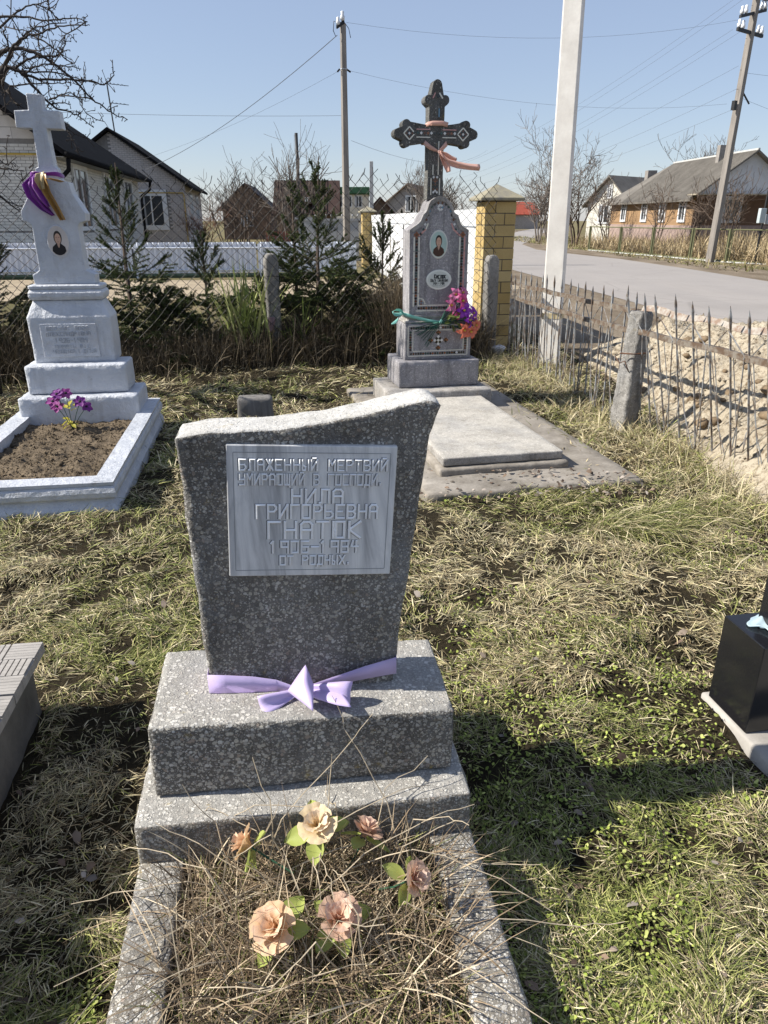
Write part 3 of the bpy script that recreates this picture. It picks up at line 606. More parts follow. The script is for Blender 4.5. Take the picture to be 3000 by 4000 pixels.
OG = [(.043,.80),(.551,.80),(.546,1.466),(.510,1.480),(.490,1.493),(.470,1.515),(.458,1.545),(.444,1.580),(.425,1.590),(.412,1.600),(.406,1.625),(.401,1.640),(.388,1.665),(.367,1.687),(.335,1.711),(.293,1.723),(.252,1.712),(.212,1.687),(.198,1.662),(.191,1.640),(.184,1.618),(.172,1.598),(.155,1.586),(.146,1.565),(.132,1.535),(.112,1.515),(.089,1.500),(.060,1.482),(.039,1.467)]
OGW = [(BX+x, z) for x, z in OG]
rst = stone_prism('stele', OGW, .262, .50, m_rg, RG, .006, .0012, .06)
# projecting rim along the ogee
rim = [(x,z) for x,z in OGW[2:]]
b = MB(); n = len(rim); cxm = BX+.294
inn = [(cxm+(x-cxm)*(1-.030/max(.05,math.hypot(x-cxm,z-1.35))), 1.35+(z-1.35)*(1-.030/max(.05,math.hypot(x-cxm,z-1.35)))) for x,z in rim]
out = [(cxm+(x-cxm)*(1+.004/max(.05,math.hypot(x-cxm,z-1.35))), 1.35+(z-1.35)*(1+.004/max(.05,math.hypot(x-cxm,z-1.35)))) for x,z in rim]
for i in range(n): b.v += [(out[i][0],.253,out[i][1]),(inn[i][0],.253,inn[i][1]),(inn[i][0],.268,inn[i][1]),(out[i][0],.268,out[i][1])]
for i in range(n-1):
    for q in range(4): b.f.append((i*4+q, (i+1)*4+q, (i+1)*4+(q+1)%4, i*4+(q+1)%4))
b.build('rim', m_rgd, rst)
# trefoil cross
def lobes(cx, cz, d, r, s, nn=7):        # three lobes at the end of an arm pointing along angle d (degrees)
    pts = []
    u = Vector((math.cos(R(d)), math.sin(R(d)))); v = Vector((-u.y,u.x))
    for c, a0, a1 in ((Vector((0,-s)),-150,20),(Vector((s*1.05,0)),-80,80),(Vector((0,s)),-20,150)):
        for i in range(nn):
            t = R(a0+(a1-a0)*i/(nn-1)); p = c+Vector((math.cos(t),math.sin(t)))*r; pts.append((cx+u.x*p.x+v.x*p.y, cz+u.y*p.x+v.y*p.y))
    return pts
cc = .463; hw = .064; bz = 2.182; hb = .060
cro = [(cc-.068,1.70),(cc+.068,1.70),(cc+.068,1.838),(cc+hw,1.855),(cc+hw,bz-hb)]
cro += lobes(cc+.245, bz, 0, .036, .064)
cro += [(cc+hw,bz+hb),(cc+hw,2.372)]
tl = lobes(cc, 2.420, 90, .036, .066)
tl = [(x, z+(.035 if z > 2.47 else 0)) for x,z in tl]
cro += tl+[(cc-hw,2.372),(cc-hw,bz+hb)]+lobes(cc-.245, bz, 180, .036, .064)+[(cc-hw,bz-hb),(cc-hw,1.855),(cc-.068,1.838)]
m_rgx = terrazzo('dark_weathered_concrete', 95, (.10,.098,.092), [(0,(.12,.12,.11)),(.5,(.28,.27,.24)),(.8,(.45,.44,.40))], .25, .7, .45, .5)
rcr = stone_prism('cross', cro, .335, .445, m_rgx, RG, .010, .002, .05)
# mosaic tiles: little glazed lozenges and white strips, each its own piece
def gl(name, c): 
    a = N(name); k = a.noise(40,3,.5,a.off()); a.col(a.mix(k, sc3(c,.75), sc3(c,1.2))).rough(.15,.6); return a.m
TM = [gl('glaze_black',(.012,.013,.014)), gl('glaze_brown',(.10,.035,.015)), gl('glaze_white',(.62,.62,.60)), gl('glaze_green',(.02,.055,.05)), gl('glaze_rust',(.22,.075,.03)), gl('glaze_cream',(.68,.66,.57)), gl('glaze_pink',(.55,.28,.26)), gl('glaze_blue',(.12,.22,.30))]
TME = []
for mm in TM:
    q = MB(); q.prism([(0,-1),(1,0),(0,1),(-1,0)], -.35, .6); TME.append(q.mesh('mosaic_tile', mm))
SME = {}
def tile(parent, x, z, y, s, k): inst('mosaic_tile', TME[k], parent, (x,y,z), (0,random.uniform(-.08,.08),0), (s,.006,s))
def strip_(parent, x0, z0, x1, z1, y, w_, k):
    b_ = MB(); d = Vector((x1-x0,z1-z0)); L = d.length
    if k not in SME: q = MB(); q.box(0,1,-.35,.6,-.5,.5); SME[k] = q.mesh('mosaic_strip', TM[k])
    inst('mosaic_strip', SME[k], parent, (x0,y,z0), (0,-math.atan2(d.y,d.x),0), (L,.006,w_))
rd = random.Random(5)
def run(parent, x0, z0, x1, z1, y, n, s, ks=(0,1,2,3,0,4)):
    for i in range(n):
        t = (i+.5)/n; tile(parent, lerp(x0,x1,t), lerp(z0,z1,t), y, s, (0,1,0,3)[i%4] if rd.random() < .8 else rd.choice(ks))
yS = .2615; yD = .2285
for sx in (-1, 1):
    cx = BX+.2955+sx*.197
    run(rst, cx, .870, cx, 1.415, yS, 24, .0125)
    for off, k in ((-.021,5),(.021,5 if sx < 0 else 6)):
        for j in range(5): strip_(rst, cx+off, .86+j*.112, cx+off, .965+j*.112, yS, .012, k)
    tile(rst, cx+.002*sx, 1.432, yS, .026, 4); tile(rst, cx+.002*sx, 1.432, yS-.002, .013, 1)
    P = [(.188,1.455),(.160,1.49),(.146,1.53),(.135,1.565),(.118,1.60),(.105,1.63),(.085,1.662),(.055,1.682),(.02,1.692)]
    for i, (dx, z) in enumerate(P): tile(rst, BX+.294+sx*dx*.86, z-.018, yS, .0125, (0,3,2,1,0,7,3,0,1)[i])
    strip_(rst, BX+.294+sx*.175, 1.425, BX+.294+sx*.118, 1.475, yS, .012, 6); strip_(rst, BX+.294+sx*.118, 1.475, BX+.294+sx*.10, 1.52, yS, .010, 6 if sx > 0 else 5)
for i in range(7): tile(rst, BX+.294+.018*math.cos(i*.9), 1.640+.018*math.sin(i*.9), yS, .011, 2 if i else 7)
run(rst, BX+.115, .846, BX+.475, .846, yS, 16, .0125)
for j in range(4): strip_(rst, BX+.118+j*.089, .868, BX+.203+j*.089, .868, yS, .009, 5); strip_(rst, BX+.10+j*.097, .824, BX+.192+j*.097, .824, yS, .009, 5)
for i in range(5): strip_(rst, BX+.125+.055*math.sin(R(18*i)), .875+.055*math.cos(R(18*i)), BX+.125+.055*math.sin(R(18*i+16)), .875+.055*math.cos(R(18*i+16)), yS, .008, 5)
for i in range(6): tile(rst, BX+.140+.012*math.cos(i*1.05), .890+.012*math.sin(i*1.05), yS, .010, 4 if i%2 else 7)
run(rdie, BX+.045, .684, BX+.545, .684, yD, 23, .0115); run(rdie, BX+.045, .466, BX+.545, .466, yD, 23, .0115)
for cx in (.049,.545): run(rdie, BX+cx, .490, BX+cx, .66, yD, 8, .0115)
for z in (.703,.447): strip_(rdie, BX+.030, z, BX+.562, z, yD, .007, 5)
for z in (.664,.488): strip_(rdie, BX+.070, z, BX+.525, z, yD, .006, 5)
for cx in (.028,.564): strip_(rdie, BX+cx, .45, BX+cx, .70, yD, .007, 5)
for cx in (.070,.525): strip_(rdie, BX+cx, .49, BX+cx, .66, yD, .006, 5)
for i in range(3):
    for j in range(3): tile(rdie, BX+.298+(i-j)*.0155, .577+(i+j-2)*.0155, yD, .0145, (2,0,2,0,5,0,2,0,2)[i*3+j])
for dx, dz in ((0,.066),(0,-.066),(.068,0),(-.068,0)):
    for q, k in (((0,.012),1),((0,-.012),0),((.012,0),4),((-.012,0),1)): tile(rdie, BX+.298+dx+q[0], .577+dz+q[1], yD, .0115, k)
yC = .3345
for i in range(14): tile(rcr, cc-.180+i*.0277, bz+.004, yC, .0125, (0,3,2,1,4,2,0)[i%7])
for sx in (-1,1):
    for i in range(3):
        for j in range(3): tile(rcr, cc+sx*.222+(i-j)*.0115, bz+(i+j-2)*.0115, yC, .0108, (1,0,1,0,2,0,1,0,1)[i*3+j])
    for a in range(4):
        t0 = R(90*a); t1 = R(90*a+90); strip_(rcr, cc+sx*.222+.046*math.cos(t0), bz+.046*math.sin(t0), cc+sx*.222+.046*math.cos(t1), bz+.046*math.sin(t1), yC, .009, 5)
    for z in (bz-.026, bz+.030): strip_(rcr, cc+sx*.05, z, cc+sx*.165, z, yC, .007, 6 if z > bz else 5)
strip_(rcr, cc+.022, 1.885, cc+.022, 2.13, yC, .008, 5); strip_(rcr, cc-.022, 1.885, cc-.022, 1.96, yC, .008, 5)
for i in range(6):
    for j in (-1,0,1): tile(rcr, cc+j*.015, 1.745+i*.0225+(.011 if j else 0), yC, .0105, (0,2,0,1,4,1)[i] if j == 0 else (2,1,0,0,1,2)[i])
for sx in (-1,1): strip_(rcr, cc+sx*.036, 1.735, cc+sx*.036, 1.86, yC, .008, 5)
strip_(rcr, cc+.016, 2.468, cc+.044, 2.430, yC, .011, 5); strip_(rcr, cc-.016, 2.468, cc-.036, 2.430, yC, .009, 6); tile(rcr, cc+.008, 2.446, yC, .015, 0); strip_(rcr, cc+.018, 2.30, cc+.018, 2.36, yC, .012, 7)
m_cer = plain('white_ceramic', (.66,.67,.62), .2, .06, 5, .02, spec=.5)
portrait(rst, BX+.287, 1.358, .262, .079, .113, m_por['bg2'], m_por['coat2'], m_cer)
npl = MB().prism(ellipse(BX+.297,1.077,.111,.081,36), .256, .272).build('name_plate', m_cer, rst, bevel=.004)
m_ink = plain('black_ink', (.015,.018,.022), .4)
MB().prism(ellipse(BX+.297,1.077,.093,.066,36), .2545, .258).build('print_field', plain('plate_field', (.62,.65,.60), .25, .05), npl)
for t,a,b_,z,h,th in (('Кислюк',-.038,.062,1.088,.031,.0066),('Ольга',-.070,-.024,1.060,.024,.0036),('Самійлівна',-.006,.080,1.060,.024,.0036),('1914 - 1984',-.046,.052,1.036,.018,.0040)):
    inst('lettering', text_mesh('lettering', t, BX+.294+a, BX+.294+b_, z, h, th, m_ink, .0006, .2540, smallcaps=.8), npl)['kind'] = 'stuff'
b = MB()
for x in (-.05,-.03,-.012,.01,.028,.05): b.box(BX+.294+x-.007,BX+.294+x+.007,.2537,.2545,1.0275,1.0295)
b.build('fine_print', m_ink, npl, kind='stuff')
b = MB()
for sx in (-1,1):
    for i in range(4): b.add([(BX+.297+sx*(.006+.012*i),.2538,1.016+.001*i),(BX+.297+sx*(.020+.012*i),.2538,1.019+.003*i),(BX+.297+sx*(.012+.012*i),.2538,1.013+.002*i)], [(0,1,2)])
b.build('leaf_print', plain('olive_print', (.30,.30,.20), .4), npl)
# peach ribbon on the cross
m_pea = cloth('peach_satin', (.82,.54,.45), .4, .4)
PR = thing('peach_ribbon', 'peach ribbon tied across the arms of the trefoil cross, one end flying', 'ribbon', (.035,6.015,0), 12)
def rp(x, z, y=.322): return (BX+x+(.012), y, z)
b = MB(); b.strip([rp(.165,2.243,.39),rp(.172,2.247,.328),rp(.215,2.255,.322),rp(.30,2.256,.320),rp(.345,2.246,.328),rp(.350,2.243,.39)], [(.02,0,.03)]+[(.01,-.004,.034)]*4+[(.02,0,.03)]); b.build('band', m_pea, PR, True, solid=.0015)
b = MB(); b.strip([rp(.150,2.120,.39),rp(.155,2.115,.325),rp(.20,2.083,.318),rp(.245,2.063,.312),rp(.27,2.052,.305)], [(.02,0,.03),(.012,-.005,.034),(.01,-.01,.03),(.005,-.012,.02),(0,-.01,.014)]); b.build('band', m_pea, PR, True, solid=.0015)
b = MB(); b.strip([rp(.345,2.118,.39),rp(.340,2.115,.325),rp(.31,2.085,.318),rp(.285,2.065,.310),rp(.268,2.052,.305)], [(-.02,0,.03),(-.015,-.005,.034),(-.015,-.01,.028),(-.01,-.012,.02),(0,-.01,.014)]); b.build('band', m_pea, PR, True, solid=.0015)
def rdr(path, wid, amp, nf, seed, nm):
    P = [Vector(rp(*p)) for p in path]
    def fn(u, v):
        t = v*(len(P)-1); i = min(int(t), len(P)-2); f = t-i; p = P[i].lerp(P[i+1], f); d = (P[i+1]-P[i]).normalized(); s_ = Vector((-d.z,0,d.x)); w_ = lerp(wid[i],wid[i+1],f); a = u-.5
        return p+s_*a*w_+Vector((0,-amp*(math.sin(u*nf*6.28+seed+v*3)+.4*math.sin(v*6+seed)),0))
    MB().grid(fn, 12, 14).build(nm, m_pea, PR, True, solid=.0015)
rdr([(.268,2.052,.30),(.31,2.025,.285),(.36,2.002,.28),(.412,1.992,.28)], [.018,.05,.05,.035], .012, 1.2, 0, 'ribbon_tail')
rdr([(.268,2.050,.30),(.300,2.00,.29),(.335,1.95,.28),(.352,1.905,.28)], [.018,.04,.055,.035], .012, 1.0, 1.3, 'ribbon_tail')
rdr([(.275,2.04,.30),(.34,1.975,.27),(.415,1.955,.25),(.50,1.942,.235),(.592,1.937,.225)], [.012,.045,.05,.046,.048], .010, .9, 2.2, 'ribbon_tail')
b = MB(); b.lathe([(.003,-.012),(.011,-.004),(.011,.004),(.003,.012)], 9, rp(.268,2.052,.303)); b.build('knot', m_pea, PR, True)
# turquoise ribbon and bouquet on the mosaic grave
m_tur = cloth('turquoise_satin', (.28,.62,.55), .35, .35)
TR = thing('turquoise_ribbon', 'turquoise ribbon tied round the waist of the mosaic tomb with a bow on the left', 'ribbon', (.035,6.015,0), 12)
def tp(x, z, y): return (BX+x, y, z)
b = MB(); b.strip([tp(-.008,.80,.40),tp(-.008,.803,.26),tp(.02,.795,.222),tp(.06,.782,.224),tp(.13,.762,.224),tp(.22,.742,.214),tp(.30,.730,.205)], [(0,0,.02),(0,0,.024),(0,-.008,.03),(0,-.008,.028),(0,-.008,.028),(0,-.006,.026),(0,-.004,.03)]); b.build('band', m_tur, TR, True, solid=.0015)
b = MB(); b.strip([tp(-.005,.805,.26),tp(-.03,.835,.245),tp(-.08,.845,.235),tp(-.118,.825,.235),tp(-.10,.80,.24),tp(-.05,.80,.25),tp(-.005,.803,.26)], [(.0,-.02,.02),(.0,-.03,.03),(.0,-.04,.03),(.0,-.05,.0),(.0,-.04,-.03),(.0,-.03,-.03),(0,-.02,-.02)]); b.build('bow_loop', m_tur, TR, True, solid=.0015, sub=1)
b = MB(); b.strip([tp(-.005,.803,.255),tp(-.05,.785,.235),tp(-.085,.755,.225),tp(-.105,.72,.22)], [(.014,-.01,.02),(.03,-.01,.035),(.05,-.01,.03),(.075,-.01,.004)]); b.build('tail', m_tur, TR, True, solid=.0015, sub=1)
b = MB(); b.strip([tp(.30,.730,.195),tp(.285,.742,.175),tp(.30,.752,.165),tp(.315,.735,.175),tp(.30,.72,.19)], [(.01,-.01,.03)]*5); b.build('knot', m_tur, TR, True, solid=.0015, sub=1)
BQ = thing('lily_bouquet', 'pink, purple and orange artificial lily bouquet tied to the mosaic tomb', 'bouquet', (.035,6.015,0), 12)
m_lp = petal_mat('pink_lily', (.62,.12,.30), (.80,.45,.62)); m_lpu = petal_mat('purple_lily', (.24,.03,.40), (.50,.12,.62)); m_lor = petal_mat('orange_lily', (.72,.16,.10), (.80,.36,.24)); m_lmg = petal_mat('magenta_lily', (.60,.05,.22), (.72,.20,.38)); m_ylc = plain('yellow_stamen', (.55,.42,.06), .6)
def lily_petal(name, L, W, m):
    def fn(u, v):
        a = (u-.5)*2; w_ = W*math.sin(math.pi*min(1,.08+v*.92))**.9
        return (L*v*(1-.18*v), a*w_/2, .030*math.sin(v*2.6)-.02*v*v-.10*abs(a)*w_*(1-v)*-1+.002*math.sin(a*9+v*6))
    return MB().grid(fn, 4, 7).mesh(name, m, True)
LPM = {k: lily_petal('petal', .085, .042, m) for k, m in (('p',m_lp),('u',m_lpu),('o',m_lor),('m',m_lmg))}
m_bqs = plain('dark_green_stem', (.015,.07,.045), .45)
for x,z,y,k,sc,rx,ry in ((.430,.955,.20,'p',.95,70,-10),(.372,.868,.18,'p',1.15,70,-40),(.490,.965,.22,'p',.95,65,15),(.478,.905,.175,'m',1.0,75,5),(.495,.83,.165,'u',1.1,80,5),(.530,.748,.165,'u',1.1,85,10),(.585,.80,.20,'u',.95,75,35),(.600,.735,.21,'u',.85,80,40),(.500,.668,.17,'o',1.1,95,-10),(.570,.655,.18,'o',1.0,100,20),(.615,.70,.20,'o',.95,90,40),(.455,.80,.21,'m',.8,75,-20)):
    f = bpy.data.objects.new('lily', MB().lathe([(.002,0),(.010,.006),(.008,.03),(.003,.034)], 7).mesh('lily', m_ylc, True)); C.objects.link(f); f.parent = BQ
    f.location = tp(x,z,y); f.rotation_euler = (R(rx), R(ry*.6), random.uniform(0,1)); f.scale = (sc,)*3
    for i in range(6): inst('petal', LPM[k], f, (0,0,.001*(i%2)), (random.uniform(-.2,.2), random.uniform(-.35,.05), i*math.pi/3), (random.uniform(.85,1.1),)*3)
    MB().tube([tp(x,z,y+.01), tp(lerp(x,.30,.5),lerp(z,.728,.5)+.005,.212), tp(.30,.728,.198)], .0035, 5).build('stem', m_bqs, BQ)
for i in range(9):
    x1 = lerp(.05,.19,i/8); z1 = lerp(.718,.535,(i/8)**.8)+random.uniform(-.012,.012); MB().tube([tp(.30,.728+random.uniform(-.008,.008),.198), tp(lerp(.30,x1,.5),lerp(.728,z1,.5)+.006,.205), tp(x1,z1,.210)], .0035, 5).build('stem', m_bqs, BQ)
LBQ = leaf_mesh('leaf', .075, .03, cloth('olive_leaf', (.12,.16,.03), .3, .5), .2)
for i in range(10): inst('leaf', LBQ, BQ, tp(random.uniform(.33,.46),random.uniform(.70,.80),.19), (random.uniform(.6,1.6), random.uniform(-1,1), random.uniform(-.6,1.0)))
# ------------------------------------------------------------ tiled kerb, black granite, stub, dark stone
m_tile = plain('weathered_grey_paving', (.37,.345,.315), .9, .22, 7, .5, 45, stretch=(1,5,1))
TK = thing('tiled_grave_surround', 'low concrete grave surround topped with grooved parquet paving tiles at the left edge', 'grave surround', (-1.150,2.085,0), 8)
rough_box('wall', -.75,-.045, -1.5,-.02, -.2,.190, plain('damp_concrete', (.15,.14,.125), .95, .35, 4, .5, 40), TK, .004, .04, .012, 31)
def parquet():
    b_ = MB(); b_.box(.004,.296,.004,.296,0,.030); s = .292/3
    for i in range(3):
        for j in range(3):
            x0 = .004+s*i; y0 = .004+s*j
            if (i+j)%2 == 1:
                for k in range(5): b_.box(x0+.003+k*.0188, x0+.0175+k*.0188, y0+.002, y0+s-.002, .0302, .0375)
            else:
                for k in range(6): b_.box(x0+.001, x0+s-.001, y0+.0005+k*.0162, y0+.0155+k*.0162, .0302, .0375)
    return b_
TMm = parquet().mesh('paving_tile', m_tile)
for i in range(2):
    for j in range(5): 
        o = inst('paving_tile', TMm, TK, (-.30-.30*i,-.30-.30*j,.192), (R(random.uniform(-.5,.5)),R(random.uniform(-.5,.5)),0))
BG = thing('black_granite_monument', 'polished black granite plinth and headstone cut off by the right edge', 'gravestone', (1.148,2.105,0), 10)
rough_box('kerb', -.012,.9, -2.2,.03, -.2,-.012, plain('pale_cement', (.36,.335,.30), .9, .2, 6, .4, 50), BG, .003, .04, .012, 32)
gp = MB(); gp.box(0,.75, -.205,0, -.011,.315); gp.build('plinth', m_granite, BG, bevel=.003)
gp = MB(); gp.box(.085,.62, -.13,-.05, .3155,.98); gp.build('headstone', m_granite, BG, bevel=.003)
m_blu = cloth('pale_blue_satin', (.58,.72,.78), .4, .4)
BC = thing('pale_blue_cloth', 'crumpled pale blue satin scarf on the black granite plinth', 'cloth', (1.148,2.105,0), 10)
def cl_fn(u, v):
    x = lerp(.055,.36,u)+.02*math.sin(v*7); y = lerp(-.185,-.035,v)+.015*math.sin(u*9)
    n1 = noise.noise(Vector((x*16,y*16,2))); n2 = noise.noise(Vector((x*34,y*30,6)))
    e = min(1, 5*min(u,1-u,v,1-v)+.15)
    return (x+.02*n2, y+.015*n1, .321+e*max(0,.022+.045*n1+.02*n2+.03*math.sin(u*14+v*5)*.5))
MB().grid(cl_fn, 40, 26).build('scarf', m_blu, BC, True, solid=.002)
ST = thing('stub_post', 'short weathered grey stump sticking out of the turf behind the terrazzo headstone', 'stump', (-1.085,5.95,0), 6)
rough_box('stump', -.145,.145,-.07,.07,-.1,.172, plain('weathered_grey_wood', (.17,.16,.15), .95, .35, 5, .9, 30, stretch=(6,6,.7)), ST, .006, .02, .02, 33)
DS = thing('dark_headstone', 'dark grey headstone in shade at the left edge behind the white tomb', 'gravestone', (-4.25,6.7,0), 9)
rough_box('headstone', -.35,.36,-.06,.06,-.1,1.05, plain('dark_stone', (.035,.035,.037), .6, .3, 6, .2), DS, .003, .05, .015, 34)
PB = MB()
def bag_fn(u, v):
    a = u*6.2832; t = (v-.5)*math.pi; r = .075*(1+.35*noise.noise(Vector((math.cos(a)*2,math.sin(a)*2,v*4)))); return (r*1.1*math.cos(a)*math.cos(t), r*.8*math.sin(a)*math.cos(t), .055+r*.72*math.sin(t))
PB.grid(bag_fn, 18, 10); bag = PB.build('plastic_bag', plain('pale_plastic', (.48,.50,.54), .3, .2, 20, .4, 60, spec=.5), None); bag.location = (1.42,9.02,0)
tag(bag, 'small crumpled white plastic bag on the ground at the foot of the brick pillar', 'bag')
# ------------------------------------------------------------ iron fence, concrete post, sand
def mk_iron(name, c1, c2):
    a = N(name); k = a.noise(14,6,.7,a.off()); col = a.mix(a.ramp(k,[(.42,0.0),(.58,1.0)]), c1, c2); a.col(col).rough(.7,.4).bump(k, .4, .004); return a.m
m_iron = mk_iron('flaking_grey_iron', (.27,.28,.285), (.13,.095,.07)); m_iron2 = mk_iron('rusty_flaking_rail', (.19,.165,.135), (.10,.065,.042)); m_wire = mk_iron('rusty_wire', (.13,.06,.03), (.06,.035,.025))
def spear(b_, p, q, r=.0075, tip=.15):
    p = Vector(p); q = Vector(q); d = (q-p); L = d.length; d /= L
    t0 = q-d*tip
    b_.tube([p, t0, t0+d*.02, t0+d*tip*.55, q], [r, r, r*1.15, r*1.5, r*.15], 4)
FP = [(1.545,9.15),(1.62,8.4),(1.70,7.6),(1.78,6.8),(1.87,6.05),(1.945,5.68)]
def along(P, t):
    d = [0]
    for a, c in zip(P, P[1:]): d.append(d[-1]+math.hypot(c[0]-a[0],c[1]-a[1]))
    s = t*d[-1]; return float(np.interp(s,d,[p[0] for p in P])), float(np.interp(s,d,[p[1] for p in P]))
def fence_sec(label, P, nb, top, rails, lean, seed, plates=()):
    rd = random.Random(seed); t = thing('iron_spear_fence', label, 'fence', (P[0][0],P[0][1],0), 0, 'iron fence sections between graves and road'); o = Vector((P[0][0],P[0][1],0))
    def pt(u, z, j=0): x, y = along(P, u); return Vector((x-lean*z/1.0+j, y, z))-o
    for i in range(nb):
        u = i/(nb-1); h = lerp(top[0],top[1],u)+rd.uniform(-.025,.025); e = rd.uniform(-.025,.025); du = rd.uniform(-.01,.01)
        b_ = MB(); spear(b_, pt(u,-.05)+Vector((.03,e*.4,0)), pt(min(1,max(0,u+du*.6)),h)+Vector((rd.uniform(-.015,.015),0,0)), .0075, .15); b_.build('bar', m_iron, t)
        if i < nb-1:
            u2 = (i+1)/(nb-1); um = (u+u2)/2
            za, zb = rails[1] if len(rails) > 1 else rails[0]; zr = lerp(za,zb,u)
            MB().tube([pt(u+.15*(u2-u),zr), pt(um,.30+rd.uniform(-.05,.05),.008), pt(u2-.02*(u2-u),.02,.012)] if i%2 else [pt(u2-.1*(u2-u),zr), pt(um,.32+rd.uniform(-.05,.05),.008), pt(u+.05*(u2-u),.02,.012)], .0045, 4).build('brace_rod', m_iron, t)
            MB().tube([pt(u+.3*(u2-u),zr,.005), pt(um,.28,.010), pt(lerp(u,u2,.75 if i%2 else .3),.0,.014)], .0038, 4).build('brace_rod', m_iron, t)
            if len(rails) > 1:
                zt = lerp(*rails[0],u); q = (u,u2) if i%2 else (u2,u)
                MB().tube([pt(lerp(*q,.12),zr+.01,.006), pt(lerp(*q,.88),zt-.01,.006)], .0045, 4).build('brace_rod', m_iron, t)
            else:
                q = (u,u2) if i%2 else (u2,u); MB().tube([pt(lerp(*q,.1),zr,.006), pt(lerp(*q,.95),zr+.14,.006)], .0045, 4).build('brace_rod', m_iron, t)
    for k, (za, zb) in enumerate(rails):
        b_ = MB(); n = 14
        for i in range(n):
            a0 = pt(i/n, lerp(za,zb,i/n)+.006*math.sin(i*1.7), .004); a1 = pt((i+1)/n, lerp(za,zb,(i+1)/n)+.006*math.sin((i+1)*1.7), .004)
            b_.add([a0+Vector((0,0,-.018)),a0+Vector((0,0,.018)),a1+Vector((0,0,.018)),a1+Vector((0,0,-.018)),a0+Vector((.03,0,.018)),a1+Vector((.03,0,.018))], [(0,1,2,3),(1,4,5,2)])
        b_.build('rail', m_iron2, t, solid=.005)
    for u, z in plates:
        p = pt(u, z, -.006); b_ = MB(); b_.prism([(0,-.065),(.04,0),(0,.065),(-.04,0)], -.002,.002); q = b_.build('diamond_plate', m_iron, t); q.location = p; q.rotation_euler = (0,0,R(70))
    return t
IF1 = fence_sec('far stretch of grey iron spear fence with two rails, from brick pillar to concrete post', FP, 18, (.97,1.06), [(.83,.895),(.67,.742)], .0, 3, ((.74,.42),(.93,.46)))
FP2 = [(2.02,5.62),(2.13,5.2),(2.25,4.75),(2.36,4.3),(2.45,3.85),(2.56,3.3),(2.65,2.8)]
IF2 = fence_sec('near stretch of iron spear fence with one rusty rail before the sand heap', FP2, 17, (1.06,1.06), [(.76,.775)], .17, 4, ((.08,.33),(.2,.28),(.32,.26),(.44,.24),(.56,.26)))
b = MB(); n = 20
for i in range(n):
    for k in (i, i+1):
        x, y = along(FP2, k/n*.9); b.v.append((x-.10+.035, y, .905+.012*math.sin(k*1.3))); b.v.append((x-.10+.05, y, .945+.012*math.sin(k*1.3)+.006*math.sin(k*7)))
    q = len(b.v)-4; b.f.append((q,q+2,q+3,q+1))
o = b.build('loose_rail', mk_iron('peeling_white_rail', (.36,.33,.29), (.22,.15,.11)), IF2, solid=.006); o.matrix_parent_inverse = Matrix.Translation((-FP2[0][0],-FP2[0][1],0))
PO = thing('concrete_fence_post', 'rough concrete post leaning between the two iron fence stretches', 'post', (1.915,5.60,0), 0)
def po_fn(u,v,w_):
    s = lerp(.082,.066,w_); x = s*(2*u-1); y = s*(2*v-1); a = R(28); z = lerp(-.1,.905,w_); return (x*math.cos(a)-y*math.sin(a)+.04*max(0,z), x*math.sin(a)+y*math.cos(a), z)
inst('post', rough_mesh('post', po_fn, (12,12,60), (.10,.10,.02), .009, m_post, 24, 40), PO)
MB().tube([(-.10,-.05,.60),(-.02,-.12,.605),(.10,-.09,.61),(.14,0,.615),(.18,.05,.62)], .006, 5).build('tie_wire', m_wire, PO); MB().tube([(-.10,-.05,.60),(-.13,-.02,.57),(-.11,-.08,.53),(-.08,-.11,.55),(-.06,-.12,.50),(-.04,-.10,.47)], .005, 5).build('tie_wire', m_wire, PO)
def sand_h(x, y):
    cx = 3.42+.10*np.sin(y*1.1); d = np.sqrt(((x-cx)/1.16)**2+((y-5.6)/4.0)**6)
    h = .62*np.clip(1-d**1.6,0,1)
    e = np.clip(h*5,0,1); n1 = vnoise(x,y,3.1,21)-.5; n2 = vnoise(x,y,7,22)-.5; n3 = np.abs(vnoise(x,y,13,23)-.5); n4 = vnoise(x,y,30,24)-.5
    return h+e*(n1*.15+n2*.085-n3*.10+n4*.035+(np.abs(vnoise(x,y,5,25)-.5)-.2)*.07)-.02
sx_ = np.arange(2.18,4.85,.035); sy_ = np.arange(1.4,9.6,.035); SX, SY = np.meshgrid(sx_, sy_); SZ = sand_h(SX,SY); ns = len(sx_)
i2, j2 = np.meshgrid(np.arange(ns-1), np.arange(len(sy_)-1)); q0 = (j2*ns+i2).ravel()
def mk_sand():
    a = N('clumpy_sand'); k = a.noise(3,6,.65); col = a.mix(a.ramp(k,[(.3,0.0),(.7,1.0)]), (.42,.355,.26), (.54,.475,.365)); f = a.noise(22,6,.75)
    col = a.mix(a.ramp(f,[(.36,.85),(.52,0.0)]), col, (.17,.12,.075)); a.col(col).rough(.95,.15).bump(a.math('ADD', f, a.math('MULTIPLY', a.noise(7,4,.6), 1.5)), .8, .05); return a.m
sand = np_mesh('sand_heap', np.c_[SX.ravel(),SY.ravel(),SZ.ravel()], np.c_[q0,q0+1,q0+1+ns,q0+ns], mk_sand(), smooth=True); tag(sand, 'long heap of pale yellow sand behind the iron fence', 'sand heap')
